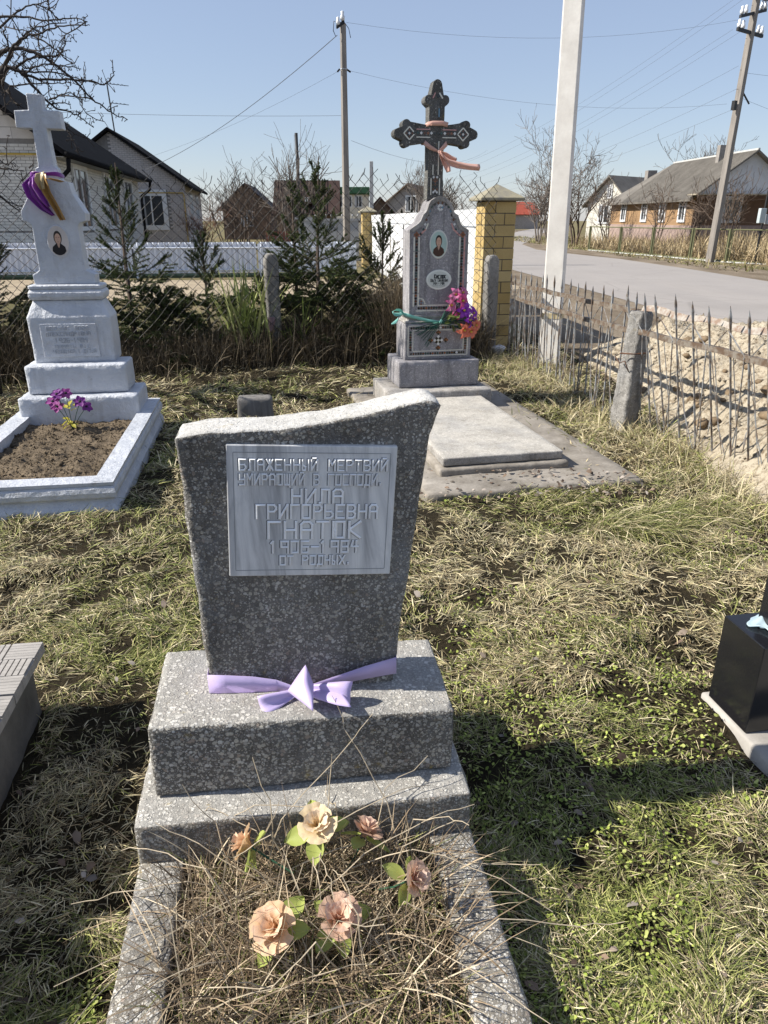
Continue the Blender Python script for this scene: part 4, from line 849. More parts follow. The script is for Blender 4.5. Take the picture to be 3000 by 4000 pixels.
# clods lying on the heap
cl = []
m_clod = plain('dark_earth_clod', (.20,.145,.09), .95, .4, 9, .8, 40)
for i in range(46):
    x = random.uniform(2.35,3.3); y = random.uniform(3.4,8.0); z = float(sand_h(np.array(x),np.array(y)));
    if z < .02: z = .0
    r = random.uniform(.018,.055)
    def cf(u, v, r=r, s=i): 
        a = u*6.2832; t = (v-.5)*math.pi; rr = r*(1+.5*noise.noise(Vector((math.cos(a)*1.3+s,math.sin(a)*1.3,v*3)))); return (rr*math.cos(a)*math.cos(t), rr*1.2*math.sin(a)*math.cos(t), rr*.7*math.sin(t))
    c = MB().grid(cf, 8, 6).build('earth_clod', m_clod, sand, True); c.location = (x,y,z+r*.2)
nn_ = 6500; cx_ = RNG.uniform(2.3,3.6,nn_); cy_ = RNG.uniform(2.6,8.8,nn_); crumbs('sand_crumbs', cx_, cy_, sand_h(cx_,cy_).clip(0,2), RNG.gamma(1.6,.005,nn_)+.003, bpy.data.materials['clumpy_sand'], sand)
# ------------------------------------------------------------ brick gate pillars and white sheet fence
def mk_brick(name, c, c2, sc=3):
    a = N(name); oi = a.n('ShaderNodeObjectInfo'); k = a.noise(sc,5,.6,a.off()); col = a.mix(oi.outputs['Random'], c, c2); col = a.mix(a.ramp(k,[(.4,0.0),(.75,.4)]), col, sc3(c,.62)); f = a.noise(90,4,.7)
    col = a.mix(a.ramp(f,[(.35,.25),(.55,0.0)]), col, sc3(c,.45)); a.col(col).rough(.8,.25).bump(f, .35, .004); return a.m
m_ybr = mk_brick('yellow_brick', (.44,.31,.12), (.56,.43,.21)); m_mort = plain('dark_mortar', (.10,.09,.08), .95); m_cap = plain('cement_cap', (.30,.28,.245), .9, .3, 9, .6, 40, c2=(.38,.34,.22))
def pillar(label, loc, rz):
    t = thing('brick_pillar', label, 'pillar', loc, rz, 'yellow brick gate pillars')
    MB().box(.006,.394,.006,.394,-.05,1.765).build('mortar_core', m_mort, t)
    ms = {}
    def br(x0,x1,y0,y1,z0,z1):
        k = (round(x1-x0,3),round(y1-y0,3))
        if k not in ms: ms[k] = MB().box(0,k[0],0,k[1],0,z1-z0).mesh('brick', m_ybr)
        inst('brick', ms[k], t, (x0+random.uniform(-.0015,.0015),y0+random.uniform(-.0015,.0015),z0))
    H_ = .1345; g = .011
    for c in range(13):
        z0 = -.02+c*H_*1.02; z1 = z0+H_-g+.003; L = .258 if c%2 else .136
        br(0,L-g/2,0,.118,z0,z1); br(L+g/2,.4,0,.118,z0,z1)                      # front
        L2 = .136 if c%2 else .262
        br(0,.118,.118+g,L2,z0,z1) if L2 > .13+.01 else None
        br(0,.118,max(L2,.129)+g,.4,z0,z1)                                         # left side
        br(.282,.4,.118+g,.4,z0,z1)
    b_ = MB(); o_ = .085
    b_.add([(-o_,-o_,1.765),(.4+o_,-o_,1.765),(.4+o_,.4+o_,1.765),(-o_,.4+o_,1.765),(-o_,-o_,1.80),(.4+o_,-o_,1.80),(.4+o_,.4+o_,1.80),(-o_,.4+o_,1.80),(.2,.2,1.965)], [(3,2,1,0),(0,1,5,4),(1,2,6,5),(2,3,7,6),(3,0,4,7),(4,5,8),(5,6,8),(6,7,8),(7,4,8)])
    b_.build('cap', m_cap, t, bevel=.008); return t
P1 = pillar('yellow brick pillar with pyramid cap beside the white pole, nearer of two', (1.262,9.70,0), 9)
P2 = pillar('yellow brick pillar with pyramid cap far behind the spruces, at the end of the white fence', (-.72,26.0,0), 9)
def mk_sheet(name, c):
    a = N(name); k = a.noise(2,4,.6,a.map((1,1,.3),a.off())); a.col(a.mix(k, sc3(c,.88), sc3(c,1.06))).rough(.35,.5); return a.m
m_sheet = mk_sheet('white_profiled_sheet', (.74,.75,.76))
def corr(p0, p1, z0, z1, pitch, dep, m, parent, name='sheet'):
    p0 = Vector((*p0,0)); p1 = Vector((*p1,0)); L = (p1-p0).length; d = (p1-p0)/L; nn = Vector((d.y,-d.x,0)); n = int(L/pitch); V = []; 
    for i in range(n):
        for s_, o_ in ((0,0),(.24,0),(.44,dep),(.80,dep)): V.append(p0+d*((i+s_)*pitch)+nn*o_)
    b_ = MB(); b_.v = [tuple(q+Vector((0,0,z0))) for q in V]+[tuple(q+Vector((0,0,z1))) for q in V]; k = len(V); b_.f = [(i,i+1,i+1+k,i+k) for i in range(k-1)]
    return b_.build(name, m, parent)
WF = thing('white_sheet_fence', 'tall white profiled sheet fence running back between the two brick pillars', 'fence', (0,0,0))
A, B2 = Vector((1.30,10.12)), Vector((-.42,25.95)); nP = 6
for i in range(nP):
    a = A.lerp(B2, i/nP); c = A.lerp(B2, (i+1)/nP); corr((a.x,a.y),(c.x,c.y), .05,1.44,.14,.02,m_sheet,WF); corr((a.x-.004,a.y),(c.x-.004,c.y), 1.46,1.68,.05,.012,m_sheet,WF,'top_sheet')
    if i: b_ = MB(); b_.box(a.x+.03,a.x+.09,a.y-.03,a.y+.03,-.02,1.66); b_.build('post', m_sheet, WF)
b = MB(); b.tube([(A.x+.03,A.y,1.45),(B2.x+.03,B2.y,1.45)], .012, 4); b.build('rail', m_sheet, WF)
LF = thing('low_sheet_fence', 'low white corrugated sheet fence in front of the brick houses', 'fence', (0,0,0))
LP = [(-20,19.6),(-15,20.3),(-11,20.9),(-7,21.5),(-3.6,22.0),(-.85,22.5)]
m_sh2 = mk_sheet('bluish_white_sheet', (.60,.64,.72))
for a, c in zip(LP, LP[1:]):
    corr(a, c, .12,.95,.147,.05,m_sh2,LF); MB().box(c[0]-.03,c[0]+.03,c[1]-.09,c[1]-.04,-.02,.90).build('post', m_sh2, LF)
for z in (.80,.20):
    MB().tube([(p[0],p[1]-.06,z) for p in LP], .022, 4).build('rail', m_sh2, LF)
MB().tube([(p[0],p[1]-.02,.05) for p in LP], .06, 4).build('base_strip', plain('green_base', (.10,.14,.09), .9), LF)
# ------------------------------------------------------------ chain-link fence and its posts
CF = thing('chain_link_fence', 'rusty grey chain-link fence with ragged top between the graves and the spruces', 'fence', (-1.25,8.42,0), 16.2)
m_cl = mk_iron('galvanised_wire', (.022,.021,.02), (.016,.013,.011)); b = MB(); dx = .112; s0, s1 = -6.2, 2.72
n = int((s1-s0)/(dx/2)); rd = random.Random(9)
for i in range(n):
    K = int((2.03+.05*math.sin(i*.3))/(dx/2))-rd.choice((0,0,1,2)); pts = []
    for k in range(1, K):
        s_ = s0+(i+((k+i)%2))*dx/2; wob = .012*math.sin(i*.21+k*.05)+.02*math.sin(k*.1+i*.03); pts.append((s_+.012*math.sin(i*.5+k*.23), wob+(.004 if (k%2) else -.004), k*dx/2))
    p = Vector(pts[-1]); pts.append(tuple(p+Vector((rd.uniform(-.05,.05),rd.uniform(-.02,.02),rd.uniform(.03,.07)))))
    b.tube(pts, .0042, 3, False)
b.build('wire_mesh', m_cl, CF, kind='stuff')
def cpost(x, h, sd, lean=0):
    def f(u,v,w_):
        s = .078*(1 if w_ < .93 else math.sqrt(max(.05,1-((w_-.93)/.075)**2))); z = lerp(-.1,h,w_); return (x+s*(2*u-1)+lean*z, .07+.07*(2*v-1), z)
    inst('post', rough_mesh('post', f, (8,8,36), (.15,.15,.015), .005, m_post, 20, sd), CF)
cpost(0.0, 1.20, 50); cpost(2.70, 1.15, 51, -.01)
MB().tube([(-.06,-.012,.96),(0,-.016,.965),(.09,-.012,.955)], .004, 4).build('tie_wire', m_cl, CF)
rag = MB().grid(lambda u,v: (lerp(-.075,-.005,u)+.01*math.sin(v*6), -.022-.006*math.sin(u*9+v*3), lerp(.52,.36,v)), 8, 10).build('faded_rag', cloth('faded_pink_rag', (.30,.20,.22), .2, .8), None, True, solid=.002)
rag.location = (-1.25,8.42,0); rag.rotation_euler = (0,0,R(16.2)); tag(rag, 'faded pink rag hanging on the concrete post of the chain-link fence', 'rag')
# ------------------------------------------------------------ poles and wires
m_pole = plain('aged_concrete_pole', (.26,.235,.21), .9, .3, 3, .4, 40, stretch=(3,3,.4)); m_wpole = plain('whitewashed_concrete', (.66,.62,.57), .85, .14, 4, .3, 30, c2=(.72,.69,.64)); m_blk = plain('black_steel', (.02,.02,.022), .5); m_por_ins = plain('porcelain', (.72,.73,.75), .2, .05, spec=.5)
def pole(label, loc, rz, w0, w1, d0, d1, h, m, lean=(0,0), group='utility poles'):
    t = thing('utility_pole', label, 'pole', loc, rz, group); b_ = MB(); V = []
    for z, a, c in ((-.1,w0,d0),(h,w1,d1)): V += [(-a/2+lean[0]*z,-c/2+lean[1]*z,z),(a/2+lean[0]*z,-c/2+lean[1]*z,z),(a/2+lean[0]*z,c/2+lean[1]*z,z),(-a/2+lean[0]*z,c/2+lean[1]*z,z)]
    b_.add(V, [(3,2,1,0),(4,5,6,7),(0,1,5,4),(1,2,6,5),(2,3,7,6),(3,0,4,7)]); b_.build('shaft', m, t, bevel=.015); return t
WP = pole('thick whitewashed concrete pole standing just behind the iron fence', (1.945,8.50,0), -20, .22,.17,.20,.17, 7.5, m_wpole, (-.016,0))
o = inst('number', text_mesh('number', '7', -.025,.025,0,.065,.012,plain('black_paint',(.03,.03,.03),.8),.0008,0), WP); o.location = (.104,-.01,.60); o.rotation_euler = (0,0,R(90))
o = MB().box(-.112,.112,-.104,.104,.50,.56).build('yellow_stain', plain('ochre_paint_smear', (.60,.50,.30), .9, .3, 8), WP)
MP = pole('tall square concrete pole far behind the spruces, topped with white insulators', (-1.31,27,0), 24, .22,.16,.20,.16, 7.32, m_pole)
RP = pole('leaning concrete pole with three crossarms across the road at the right', (12.74,29.67,0), 35, .26,.19,.24,.19, 8.9, m_pole, (.012,-.012))
SP = pole('thin pale concrete pole on the skyline behind the far pillar', (-1.05,66,0), 0, .36,.28,.36,.28, 6.0, plain('pale_pole', (.42,.42,.42), .9))
def insul(b_, p, s=1): b_.lathe([(.02*s,0),(.045*s,.02*s),(.05*s,.07*s),(.03*s,.10*s),(.035*s,.15*s),(.012*s,.17*s)], 8, p)
MB().add([(-.22,-.05,7.14),(.02,-.10,7.30),(.02,-.02,7.34),(-.22,.03,7.18),(-.22,-.05,7.22),(.02,-.10,7.38),(.02,-.02,7.42),(-.22,.03,7.26)], [(0,1,2,3),(7,6,5,4),(0,4,5,1),(1,5,6,2),(2,6,7,3),(3,7,4,0)]).build('bracket', m_blk, MP)
b = MB(); insul(b, (-.17,-.02,7.25), 1.4); insul(b, (-.03,-.05,7.38), 1.6); b.build('insulator', m_por_ins, MP, True)
MB().box(-.10,.10,-.10,.10,6.05,6.08).build('clamp', plain('galvanised',(.45,.46,.48),.4), MP); MB().tube([(-.14,0,6.06),(-.22,0,5.98)], .03, 5).build('clamp', m_blk, MP); MB().tube([(.12,0,6.06),(.24,0,6.0)], .03, 5).build('clamp', m_blk, MP)
MB().tube([(-.1,0,7.3),(-.3,0,7.36),(-.33,0,7.1),(-.25,0,6.95)], .012, 4).build('jumper', m_blk, MP); MB().tube([(0,0,7.42),(.2,0,7.2),(.26,0,6.95)], .012, 4).build('jumper', m_blk, MP)
for z, L, tl_ in ((8.62,1.5,0),(8.12,1.5,.5),(7.55,1.6,-.04)):
    b_ = MB(); dz = tl_*L/2*.5; b_.add([(-L/2,-.16,z-dz),(L/2,-.16,z+dz),(L/2,-.08,z+dz),(-L/2,-.08,z-dz),(-L/2,-.16,z-dz+.10),(L/2,-.16,z+dz+.10),(L/2,-.08,z+dz+.10),(-L/2,-.08,z-dz+.10)], [(3,2,1,0),(4,5,6,7),(0,1,5,4),(1,2,6,5),(2,3,7,6),(3,0,4,7)]); b_.build('crossarm', m_blk, RP)
    for s_ in (-.9,-.6,.62,.9): b_ = MB(); insul(b_, (s_*L/2,-.12,z+dz*s_+.10), 1.5); b_.build('insulator', m_por_ins, RP, True)
MB().tube([(0,-.12,5.9),(.55,-.2,5.45)], .03, 5).build('bracket', m_blk, RP); MB().box(-.3,-.14,-.16,-.04,5.2,5.5).build('clamp', m_blk, RP)
m_wir = plain('dark_cable', (.14,.15,.17), .6)
def wire(label, p, q, sag, r=.008, n=14, bend=None):
    p = Vector(p); q = Vector(q); o = MB().tube([p.lerp(q,i/n)-Vector((0,0,sag*4*(i/n)*(1-i/n))) for i in range(n+1)], r*.62, 4).build('overhead_wire', m_wir); return tag(o, label, 'wire', 'overhead wires')
wire('thick service cable sloping down from the far pole to the second brick house', (-1.5,27,7.0), (-12.7,41.6,3.9), .4, .022)
wire('pair of thin wires sloping left below the thick cable from the far pole', (-1.5,27,6.0), (-16,40,3.6), .5, .007)
wire('faint wire across the sky left of the far pole, at mid height', (-1.4,27.1,4.75), (-10.2,25,4.6), .05, .008)
wire('thin wire running right from the top of the far pole', (-1.2,27,7.35), (13,31,8.3), .5, .006); wire('thin wire running right from the clamp of the far pole', (-1.1,27,6.02), (13,31,5.6), .5, .006)
wire('faint wire from the far pole shaft falling to the skyline pole', (-1.1,27,4.0), (8,62,6.5), .8, .008)
for k, (zx, zz) in enumerate(((-.55,8.7),(-.3,8.65),(-.6,7.7),(-.3,7.65),(-.2,6.6),(-.1,5.9),(0,5.3))):
    wire(('topmost','second','third','fourth','fifth','sixth','lowest')[k]+' thin wire slanting down left from the right-hand pole', (12.8+zx,29.6,zz), (4.5+k*.5,60+k*3,5.0-k*.22), .7, .008)
wire('thin wire between the right-hand pole and the right edge, upper', (12.8,29.6,6.4), (22,34,7.0), .2, .007); wire('thin wire between the right-hand pole and the right edge, lower', (12.9,29.6,5.6), (22,33,4.2), .2, .007)
wire('thick black cable hanging from the right-hand pole to the meter post', (13.5,29.5,7.6), (13.9,28.2,2.55), -.10, .020)
# meter post
MT = thing('meter_post', 'thin dark steel post with two grey meter boxes behind the mesh panel fence', 'meter post', (13.85,28.35,0), 25)
MB().tube([(0,0,-.1),(.05,0,2.55)], .045, 6).build('post', m_blk, MT); MB().box(-.36,-.06,-.18,-.05,1.42,1.92).build('meter_box', plain('grey_box',(.40,.45,.46),.5,.1), MT, bevel=.02); MB().box(.04,.26,-.2,-.06,1.38,1.72).build('meter_box', plain('grey_box2',(.42,.44,.46),.5,.1), MT, bevel=.02)
# ------------------------------------------------------------ houses
m_wbr = mk_brick('white_silicate_brick', (.60,.58,.54), (.72,.70,.66), 4); m_wmort = plain('grey_mortar', (.23,.22,.21), .95); m_roof = plain('black_metal_roof', (.012,.012,.013), .95, .3, 2, .2, spec=.05); m_trim = plain('white_trim', (.66,.67,.68), .5, .08); m_glass = plain('dark_window_glass', (.05,.055,.06), .08, .3, 2, 0, spec=.6); m_ypipe = plain('yellow_gas_pipe', (.55,.38,.08), .5)
m_blockw = mk_brick('pale_block', (.60,.57,.54), (.70,.67,.64), 3)
def wall_bricks(parent, x0, x1, z0, z1, bl, bh, y, m, skip=(), maxn=10**9, dep=.012, g=.014, axis='x', name='brick', clip=None):
    # bricks proud of the wall plane, each an object; alternate courses shifted
    me = {}; cnt = 0; rows = int((z1-z0)/bh)
    for r in range(rows):
        z = z0+r*bh; x = x0-(bl/2 if r%2 else 0)
        while x < x1:
            a, c = max(x,x0), min(x+bl,x1); x += bl
            if clip: a, c = clip(a, c, z+bh/2)
            if c-a < .05: continue
            if any(a < s[1] and c > s[0] and z+bh > s[2] and z < s[3] for s in skip): continue
            cnt += 1
            if cnt > maxn: return
            L = round(c-a-g, 2)
            if L not in me:
                b_ = MB(); me[L] = (b_.box(0,L,-dep,.02,0,bh-g) if axis == 'x' else b_.box(-.02,dep,0,L,0,bh-g)).mesh(name, m)
            inst(name, me[L], parent, (a+g/2,y,z+g/2) if axis == 'x' else (y,a+g/2,z+g/2))
def brick_sheet(parent, x0, x1, z0, z1, bl, bh, y, m, axis, skip=(), dep=.012, g=.014):
    b_ = MB(); rows = int((z1-z0)/bh)
    for r in range(rows):
        z = z0+r*bh; x = x0-(bl/2 if r%2 else 0)
        while x < x1:
            a, c = max(x,x0), min(x+bl,x1); x += bl
            if c-a < .05 or any(a < s[1] and c > s[0] and z+bh > s[2] and z < s[3] for s in skip): continue
            if axis == 'y': b_.add([(y,a+g,z),(y+dep,a+g,z+g/2),(y+dep,c,z+g/2),(y,c,z),(y,a+g,z+bh),(y+dep,a+g,z+bh-g/2),(y+dep,c,z+bh-g/2),(y,c,z+bh)], [(1,2,6,5),(0,1,5,4),(4,5,6,7),(3,2,1,0)][:3])
            else: b_.add([(a+g,y,z),(a+g,y-dep,z+g/2),(c,y-dep,z+g/2),(c,y,z),(a+g,y,z+bh),(a+g,y-dep,z+bh-g/2),(c,y-dep,z+bh-g/2),(c,y,z+bh)], [(1,2,6,5),(4,5,6,7),(0,1,5,4)])
    return b_.build('bricks', m, parent, kind='stuff')
def window(parent, cx, cz, w_, h, y, nm=2, axis='x', fw=.11):
    def bx(b_, a0,a1,d0,d1,z0,z1): return b_.box(a0,a1,d0,d1,z0,z1) if axis == 'x' else b_.box(-d1,-d0,a0,a1,z0,z1)
    oy = y if axis == 'x' else -y
    f = MB()
    for a0,a1,z0,z1 in ((cx-w_/2-fw,cx+w_/2+fw,cz+h/2,cz+h/2+fw*1.3),(cx-w_/2-fw,cx+w_/2+fw,cz-h/2-fw,cz-h/2),(cx-w_/2-fw,cx-w_/2,cz-h/2,cz+h/2),(cx+w_/2,cx+w_/2+fw,cz-h/2,cz+h/2)): bx(f,a0,a1,oy-.06,oy+.01,z0,z1)
    fo = f.build('window', m_trim, parent)
    for i in range(nm):
        a0 = cx-w_/2+w_*i/nm; a1 = a0+w_/nm; g_ = MB(); bx(g_,a0,a1,oy-.012,oy+.005,cz-h/2,cz+h/2); g_.build('pane', m_glass, fo)
        if i: mu = MB(); bx(mu,a0-.035,a0+.035,oy-.045,oy,cz-h/2,cz+h/2); mu.build('mullion', m_trim, fo)
    cu = MB(); bx(cu,cx-w_/2,cx-w_/2+w_*.22,oy-.016,oy-.010,cz-h/2,cz+h/2); cu.build('curtain', plain('net_curtain',(.35,.36,.38),.8), fo)
def roof_slab(parent, pts, th, m, name='roof'):
    n = len(pts); P = [Vector(p) for p in pts]; return MB().add([tuple(p) for p in P]+[tuple(p+Vector((0,0,th))) for p in P], [tuple(range(n-1,-1,-1)), tuple(range(n,2*n))]+[(i,(i+1)%n,(i+1)%n+n,i+n) for i in range(n)]).build(name, m, parent)
# first house: white brick gable to us, shaded long side
H1 = thing('white_brick_house', 'white brick house with black roof behind the white cross, nearest on the left', 'house', (-9.8,23.5,0), 8.3)
Lh = 14.8; Wd = 8.0; ez = 3.62; rz_ = 6.6
MB().prism([(-Wd,-.1),(0,-.1),(0,ez),(-Wd/2,rz_-.1),(-Wd,ez)], .02, Lh-.02).build('wall', m_wmort, H1)
def gclip(a, c, z):
    hi = -max(0,(z-ez))/(rz_-ez)*Wd/2; return max(a,-Wd-hi), min(c,hi)
brick_sheet(H1, -6.0, 0.0, .2, 1.22, .255, .088, .02, m_wbr, 'x'); brick_sheet(H1, -6.0, -2.65, 1.22, 3.70, .255, .088, .02, m_wbr, 'x')
wall_bricks(H1, -2.65, 0.0, 1.22, 3.70, .255, .088, .02, m_wbr, maxn=300, clip=gclip)
wall_bricks(H1, -4.0, -.0, 3.72, 6.2, .60, .30, .02, m_blockw, clip=gclip, name='block')
wins = [(2.3,4.0),(6.95,8.65),(11.0,12.8)]
brick_sheet(H1, 0.02, Lh, .5, 3.45, .255, .088, 0.0, m_wbr, 'y', [(a-.16,c+.16,1.2,3.2) for a,c in wins])
for a, c in wins: window(H1, (a+c)/2, 2.2, c-a, 1.75, .003, 2, 'y', .13)
for a, c in wins: MB().box(.0,.05,a-.25,c+.25,3.16,3.5).build('lintel', m_trim, H1)
ov = .5; he = ez-(rz_-ez)/(Wd/2)*ov
roof_slab(H1, [(ov,-.45,he),(ov,Lh+.5,he),(-Wd/2,Lh-5.6,rz_),(-Wd/2,-.45,rz_)], .16, m_roof); roof_slab(H1, [(-Wd/2,-.45,rz_),(-Wd/2,Lh-5.6,rz_),(-Wd-ov,Lh+.5,he),(-Wd-ov,-.45,he)], .16, m_roof); roof_slab(H1, [(ov,Lh+.5,he),(-Wd-ov,Lh+.5,he),(-Wd/2,Lh-5.6,rz_)], .16, m_roof)
roof_slab(H1, [(ov-.05,-.40,he-.02),(ov-.05,Lh+.4,he-.02),(.0,Lh+.4,he-.02),(.0,-.40,he-.02)], .02, plain('grey_soffit',(.30,.30,.29),.7), 'soffit')
MB().tube([(ov+.06,-.5,he+.04),(ov+.06,Lh+.5,he+.04)], .085, 8).build('gutter', m_roof, H1, True)
for yy in (-.35, Lh+.2): MB().tube([(ov+.06,yy,he-.05),(ov+.0,yy+.1,he-.35),(.12,yy+.3 if yy < 0 else yy-.1,he-.65),(.10,yy+.35 if yy < 0 else yy-.1,he-.95),(.10,yy+.4 if yy < 0 else yy-.1,.3)], .065, 7).build('downpipe', m_roof, H1, True)
MB().tube([(-8,-.06,3.30),(-.02,-.06,3.32)], .03, 5).build('gas_pipe', m_ypipe, H1)
# second house
H2 = thing('grey_brick_house', 'pale brick house with black gable roof and white double window, second on the left', 'house', (-10.64,42,0), 8.3)
w2 = 7.1; e2_ = 3.32; r2 = 5.72
MB().prism([(-w2,-.1),(0,-.1),(0,e2_),(-w2/2,r2),(-w2,e2_)], .02, 9.0).build('wall', m_wmort, H2)
m_pbr = mk_brick('pinkish_grey_brick', (.48,.44,.42), (.60,.56,.53), 4)
brick_sheet(H2, -4.6, 0, .4, 3.1, .26, .09, .02, m_pbr, 'x', [(-2.65,-1.0,1.05,2.95)])
b = MB()
for r in range(28):
    z = 3.1+r*.09; hi = -max(0,(z+.09-e2_))/(r2-e2_)*w2/2; x = -w2/2-((r%2)*.13)
    while x < hi: a, c = x, min(x+.26,hi); x += .26; b.add([(a+.014,.02,z),(a+.014,.008,z+.007),(c,.008,z+.007),(c,.02,z),(a+.014,.02,z+.09),(a+.014,.008,z+.083),(c,.008,z+.083),(c,.02,z+.09)], [(1,2,6,5),(4,5,6,7),(0,1,5,4)]) if c-a > .05 else None
b.build('bricks', m_pbr, H2, kind='stuff'); brick_sheet(H2, .02, 9.0, .4, 3.2, .26, .09, 0.0, m_pbr, 'y', [(1.9,3.1,1.0,2.9),(5.4,6.6,1.0,2.9)])
window(H2, -1.82, 1.98, 1.15, 1.45, .018, 2, 'x', .24)
for cy in (2.5,6.0): window(H2, cy, 1.95, 1.0, 1.5, .003, 2, 'y', .1)
h2e = e2_-.62*.5
roof_slab(H2, [(.45,-.35,h2e),(.45,9.4,h2e),(-w2/2,9.4,r2+.05),(-w2/2,-.35,r2+.05)], .14, m_roof); roof_slab(H2, [(-w2/2,-.35,r2+.05),(-w2/2,9.4,r2+.05),(-w2-.45,9.4,h2e),(-w2-.45,-.35,h2e)], .14, m_roof)
MB().tube([(-4,-.05,2.86),(-.12,-.05,2.86),(-.08,-.05,2.75),(-.08,-.05,.3)], .028, 5).build('gas_pipe', m_ypipe, H2)
AN = thing('roof_antenna', 'thin television antenna mast above the second brick house', 'antenna', (-13.9,41.7,5.7), 0)
MB().tube([(0,0,-.3),(-.1,0,2.3)], .035, 5).build('mast', m_blk, AN)
for z, L in ((2.2,.9),(1.35,.8)):
    MB().tube([(-.1,0,z),(L,.3,z-.06)], .015, 4).build('boom', m_blk, AN)
    for k in range(4): MB().tube([(.1+k*.2,-.2,z-.02*k),(.1+k*.2,.35,z-.02*k)], .010, 4).build('element', m_blk, AN)
# simple houses further away
m_tile_br = plain('brown_roof_sheet', (.040,.022,.017), .7, .25, 2); m_rail_wall = plain('brown_brick_wall', (.17,.12,.09), .9, .3, 2, .3, 20); m_cream = plain('cream_render', (.58,.54,.46), .9, .15, 2)
def gable_house(name, label, loc, rz, w_, L, ez_, rz2, mw, mr, ov_=.35, ridge='y', wd=()):
    t = thing(name, label, 'house', loc, rz)
    if ridge == 'y':
        MB().prism([(-w_/2,-.1),(w_/2,-.1),(w_/2,ez_),(0,rz2),(-w_/2,ez_)], 0, L).build('wall', mw, t); d = (rz2-ez_)/(w_/2)*ov_
        for s_ in (-1,1): roof_slab(t, [(s_*(w_/2+ov_),-ov_,ez_-d),(s_*(w_/2+ov_),L+ov_,ez_-d),(0,L+ov_,rz2+.03),(0,-ov_,rz2+.03)], .12, mr)
    else:
        MB().box(-w_/2,w_/2,0,L,-.1,ez_).build('wall', mw, t); d = (rz2-ez_)/(L/2)*ov_
        for s_ in (-1,1):
            yy = -ov_ if s_ < 0 else L+ov_; roof_slab(t, [(-w_/2-ov_,yy,ez_-d),(w_/2+ov_,yy,ez_-d),(w_/2+ov_,L/2,rz2),(-w_/2-ov_,L/2,rz2)], .12, mr)
            b_ = MB(); n_ = int(w_/.22)
            for i in range(n_): x = -w_/2-ov_+.1+i*.22; b_.tube([(x,yy,ez_-d+.13),(x,L/2,rz2+.13)], .05, 3)
            b_.build('roof_ribs', mr, t, kind='stuff')
        MB().prism([(0,ez_),(L,ez_),(L/2,rz2)], 0, .1).build('wall', mw, t).matrix_local = Matrix.Translation((w_/2-.06,0,0)) @ Matrix.Rotation(R(90),4,'Z')
    for cx, cz, ww, hh in wd: window(t, cx, cz, ww, hh, 0, 2, 'x', .1)
    return t
gable_house('far_brick_house', 'dark brown gable of a far house behind bare bushes, left of the brown roof', (-11.3,64,0), 4, 3.9,8, 2.5,4.15, m_rail_wall, m_tile_br, wd=((0,1.6,.8,1.0),))
gable_house('brown_roof_house', 'far house with a large brown corrugated roof slope facing us', (-5.8,58,0), 2, 4.3,5.0, 2.1,4.2, m_rail_wall, m_tile_br, ridge='x', wd=((.6,1.4,.8,.9),))
DM = MB(); DM.prism([(-.35,2.55),(.35,2.55),(.35,2.95),(0,3.25),(-.35,2.95)], 0, .9); dmo = DM.build('roof_dormer', m_rail_wall, None); dmo.location = (-5.65,57.9,.1); tag(dmo, 'small dormer window on the brown corrugated roof', 'dormer'); MB().box(-.2,.2,-.02,.02,2.65,2.95).build('window', m_trim, dmo)
CH_ = MB().tube([(-6.05,56,-.1),(-6.1,56,7.1)], .11, 8).build('steel_flue', m_blk, None, True); tag(CH_, 'black steel flue pipe rising before the brown corrugated roof', 'chimney')
GB = gable_house('green_roof_building', 'far pale building with a green roof and tall windows right of the far pole', (-4.0,92,0), 0, 4.2,7, 4.25,4.3, m_cream, plain('green_metal_roof', (.035,.10,.05), .6), ridge='x', wd=((-1.3,3.5,.7,1.1),(-.2,3.5,.7,1.1),(1.0,3.5,.7,1.1)))
MB().box(-2.3,2.3,-.5,7.5,4.35,5.05).build('roof', plain('green_metal_roof', (.035,.10,.05), .6), GB, bevel=.05)
gable_house('maroon_roof_house', 'low maroon roofed house just behind the far pillar cap', (-.35,70,0), 0, 3.4,5, 1.6,3.3, m_rail_wall, plain('maroon_roof', (.045,.012,.011), .6), wd=((0,1.3,.6,.8),))
gable_house('tan_roof_house', 'far grey house with tan gable roof left of the trefoil cross', (2.6,84,0), -14, 5.4,9, 3.0,5.0, plain('grey_render', (.36,.33,.31), .9), plain('tan_roof', (.17,.115,.08), .8), wd=((.3,3.1,1.0,1.4),))
gable_house('green_shed', 'small dark green gabled shed beside the tan roofed house', (5.35,84,0), 0, 2.6,5, 2.2,3.4, plain('green_boards', (.04,.07,.055), .8), plain('tan_roof', (.17,.115,.08), .8), wd=((.2,2.2,.6,.7),))
gable_house('red_roof_house', 'tiny red roofed house at the end of the road', (24.6,134,0), 10, 4.6,7, 2.4,4.3, plain('grey_render', (.36,.33,.31), .9), plain('red_roof', (.30,.07,.045), .8), ridge='x')
GT = thing('grey_metal_gate', 'pale grey metal gate with ball finials between the far pillar and the brown roof', 'gate', (-.95,29.5,0), 0)
m_gate = mk_sheet('grey_gate_sheet', (.36,.36,.36))
for i in range(5): MB().box(-2.1+i*.42,-1.70+i*.42,-.02,.02,.05,1.56).build('panel', m_gate, GT)
MB().box(-2.15,.05,-.05,-.021,1.50,1.58).build('rail', m_gate, GT); MB().box(-2.15,.05,-.05,-.021,.1,.18).build('rail', m_gate, GT)
for i in range(11): MB().lathe([(.012,1.58),(.012,1.64),(.035,1.67),(.035,1.70),(.01,1.73)], 7, (-2.05+i*.2,-.03,0)).build('finial', m_gate, GT, True)
SH = thing('grey_kiosk', 'pale grey shed with a dark green door left of the ball-topped gate', 'shed', (-3.35,30.5,0), 0)
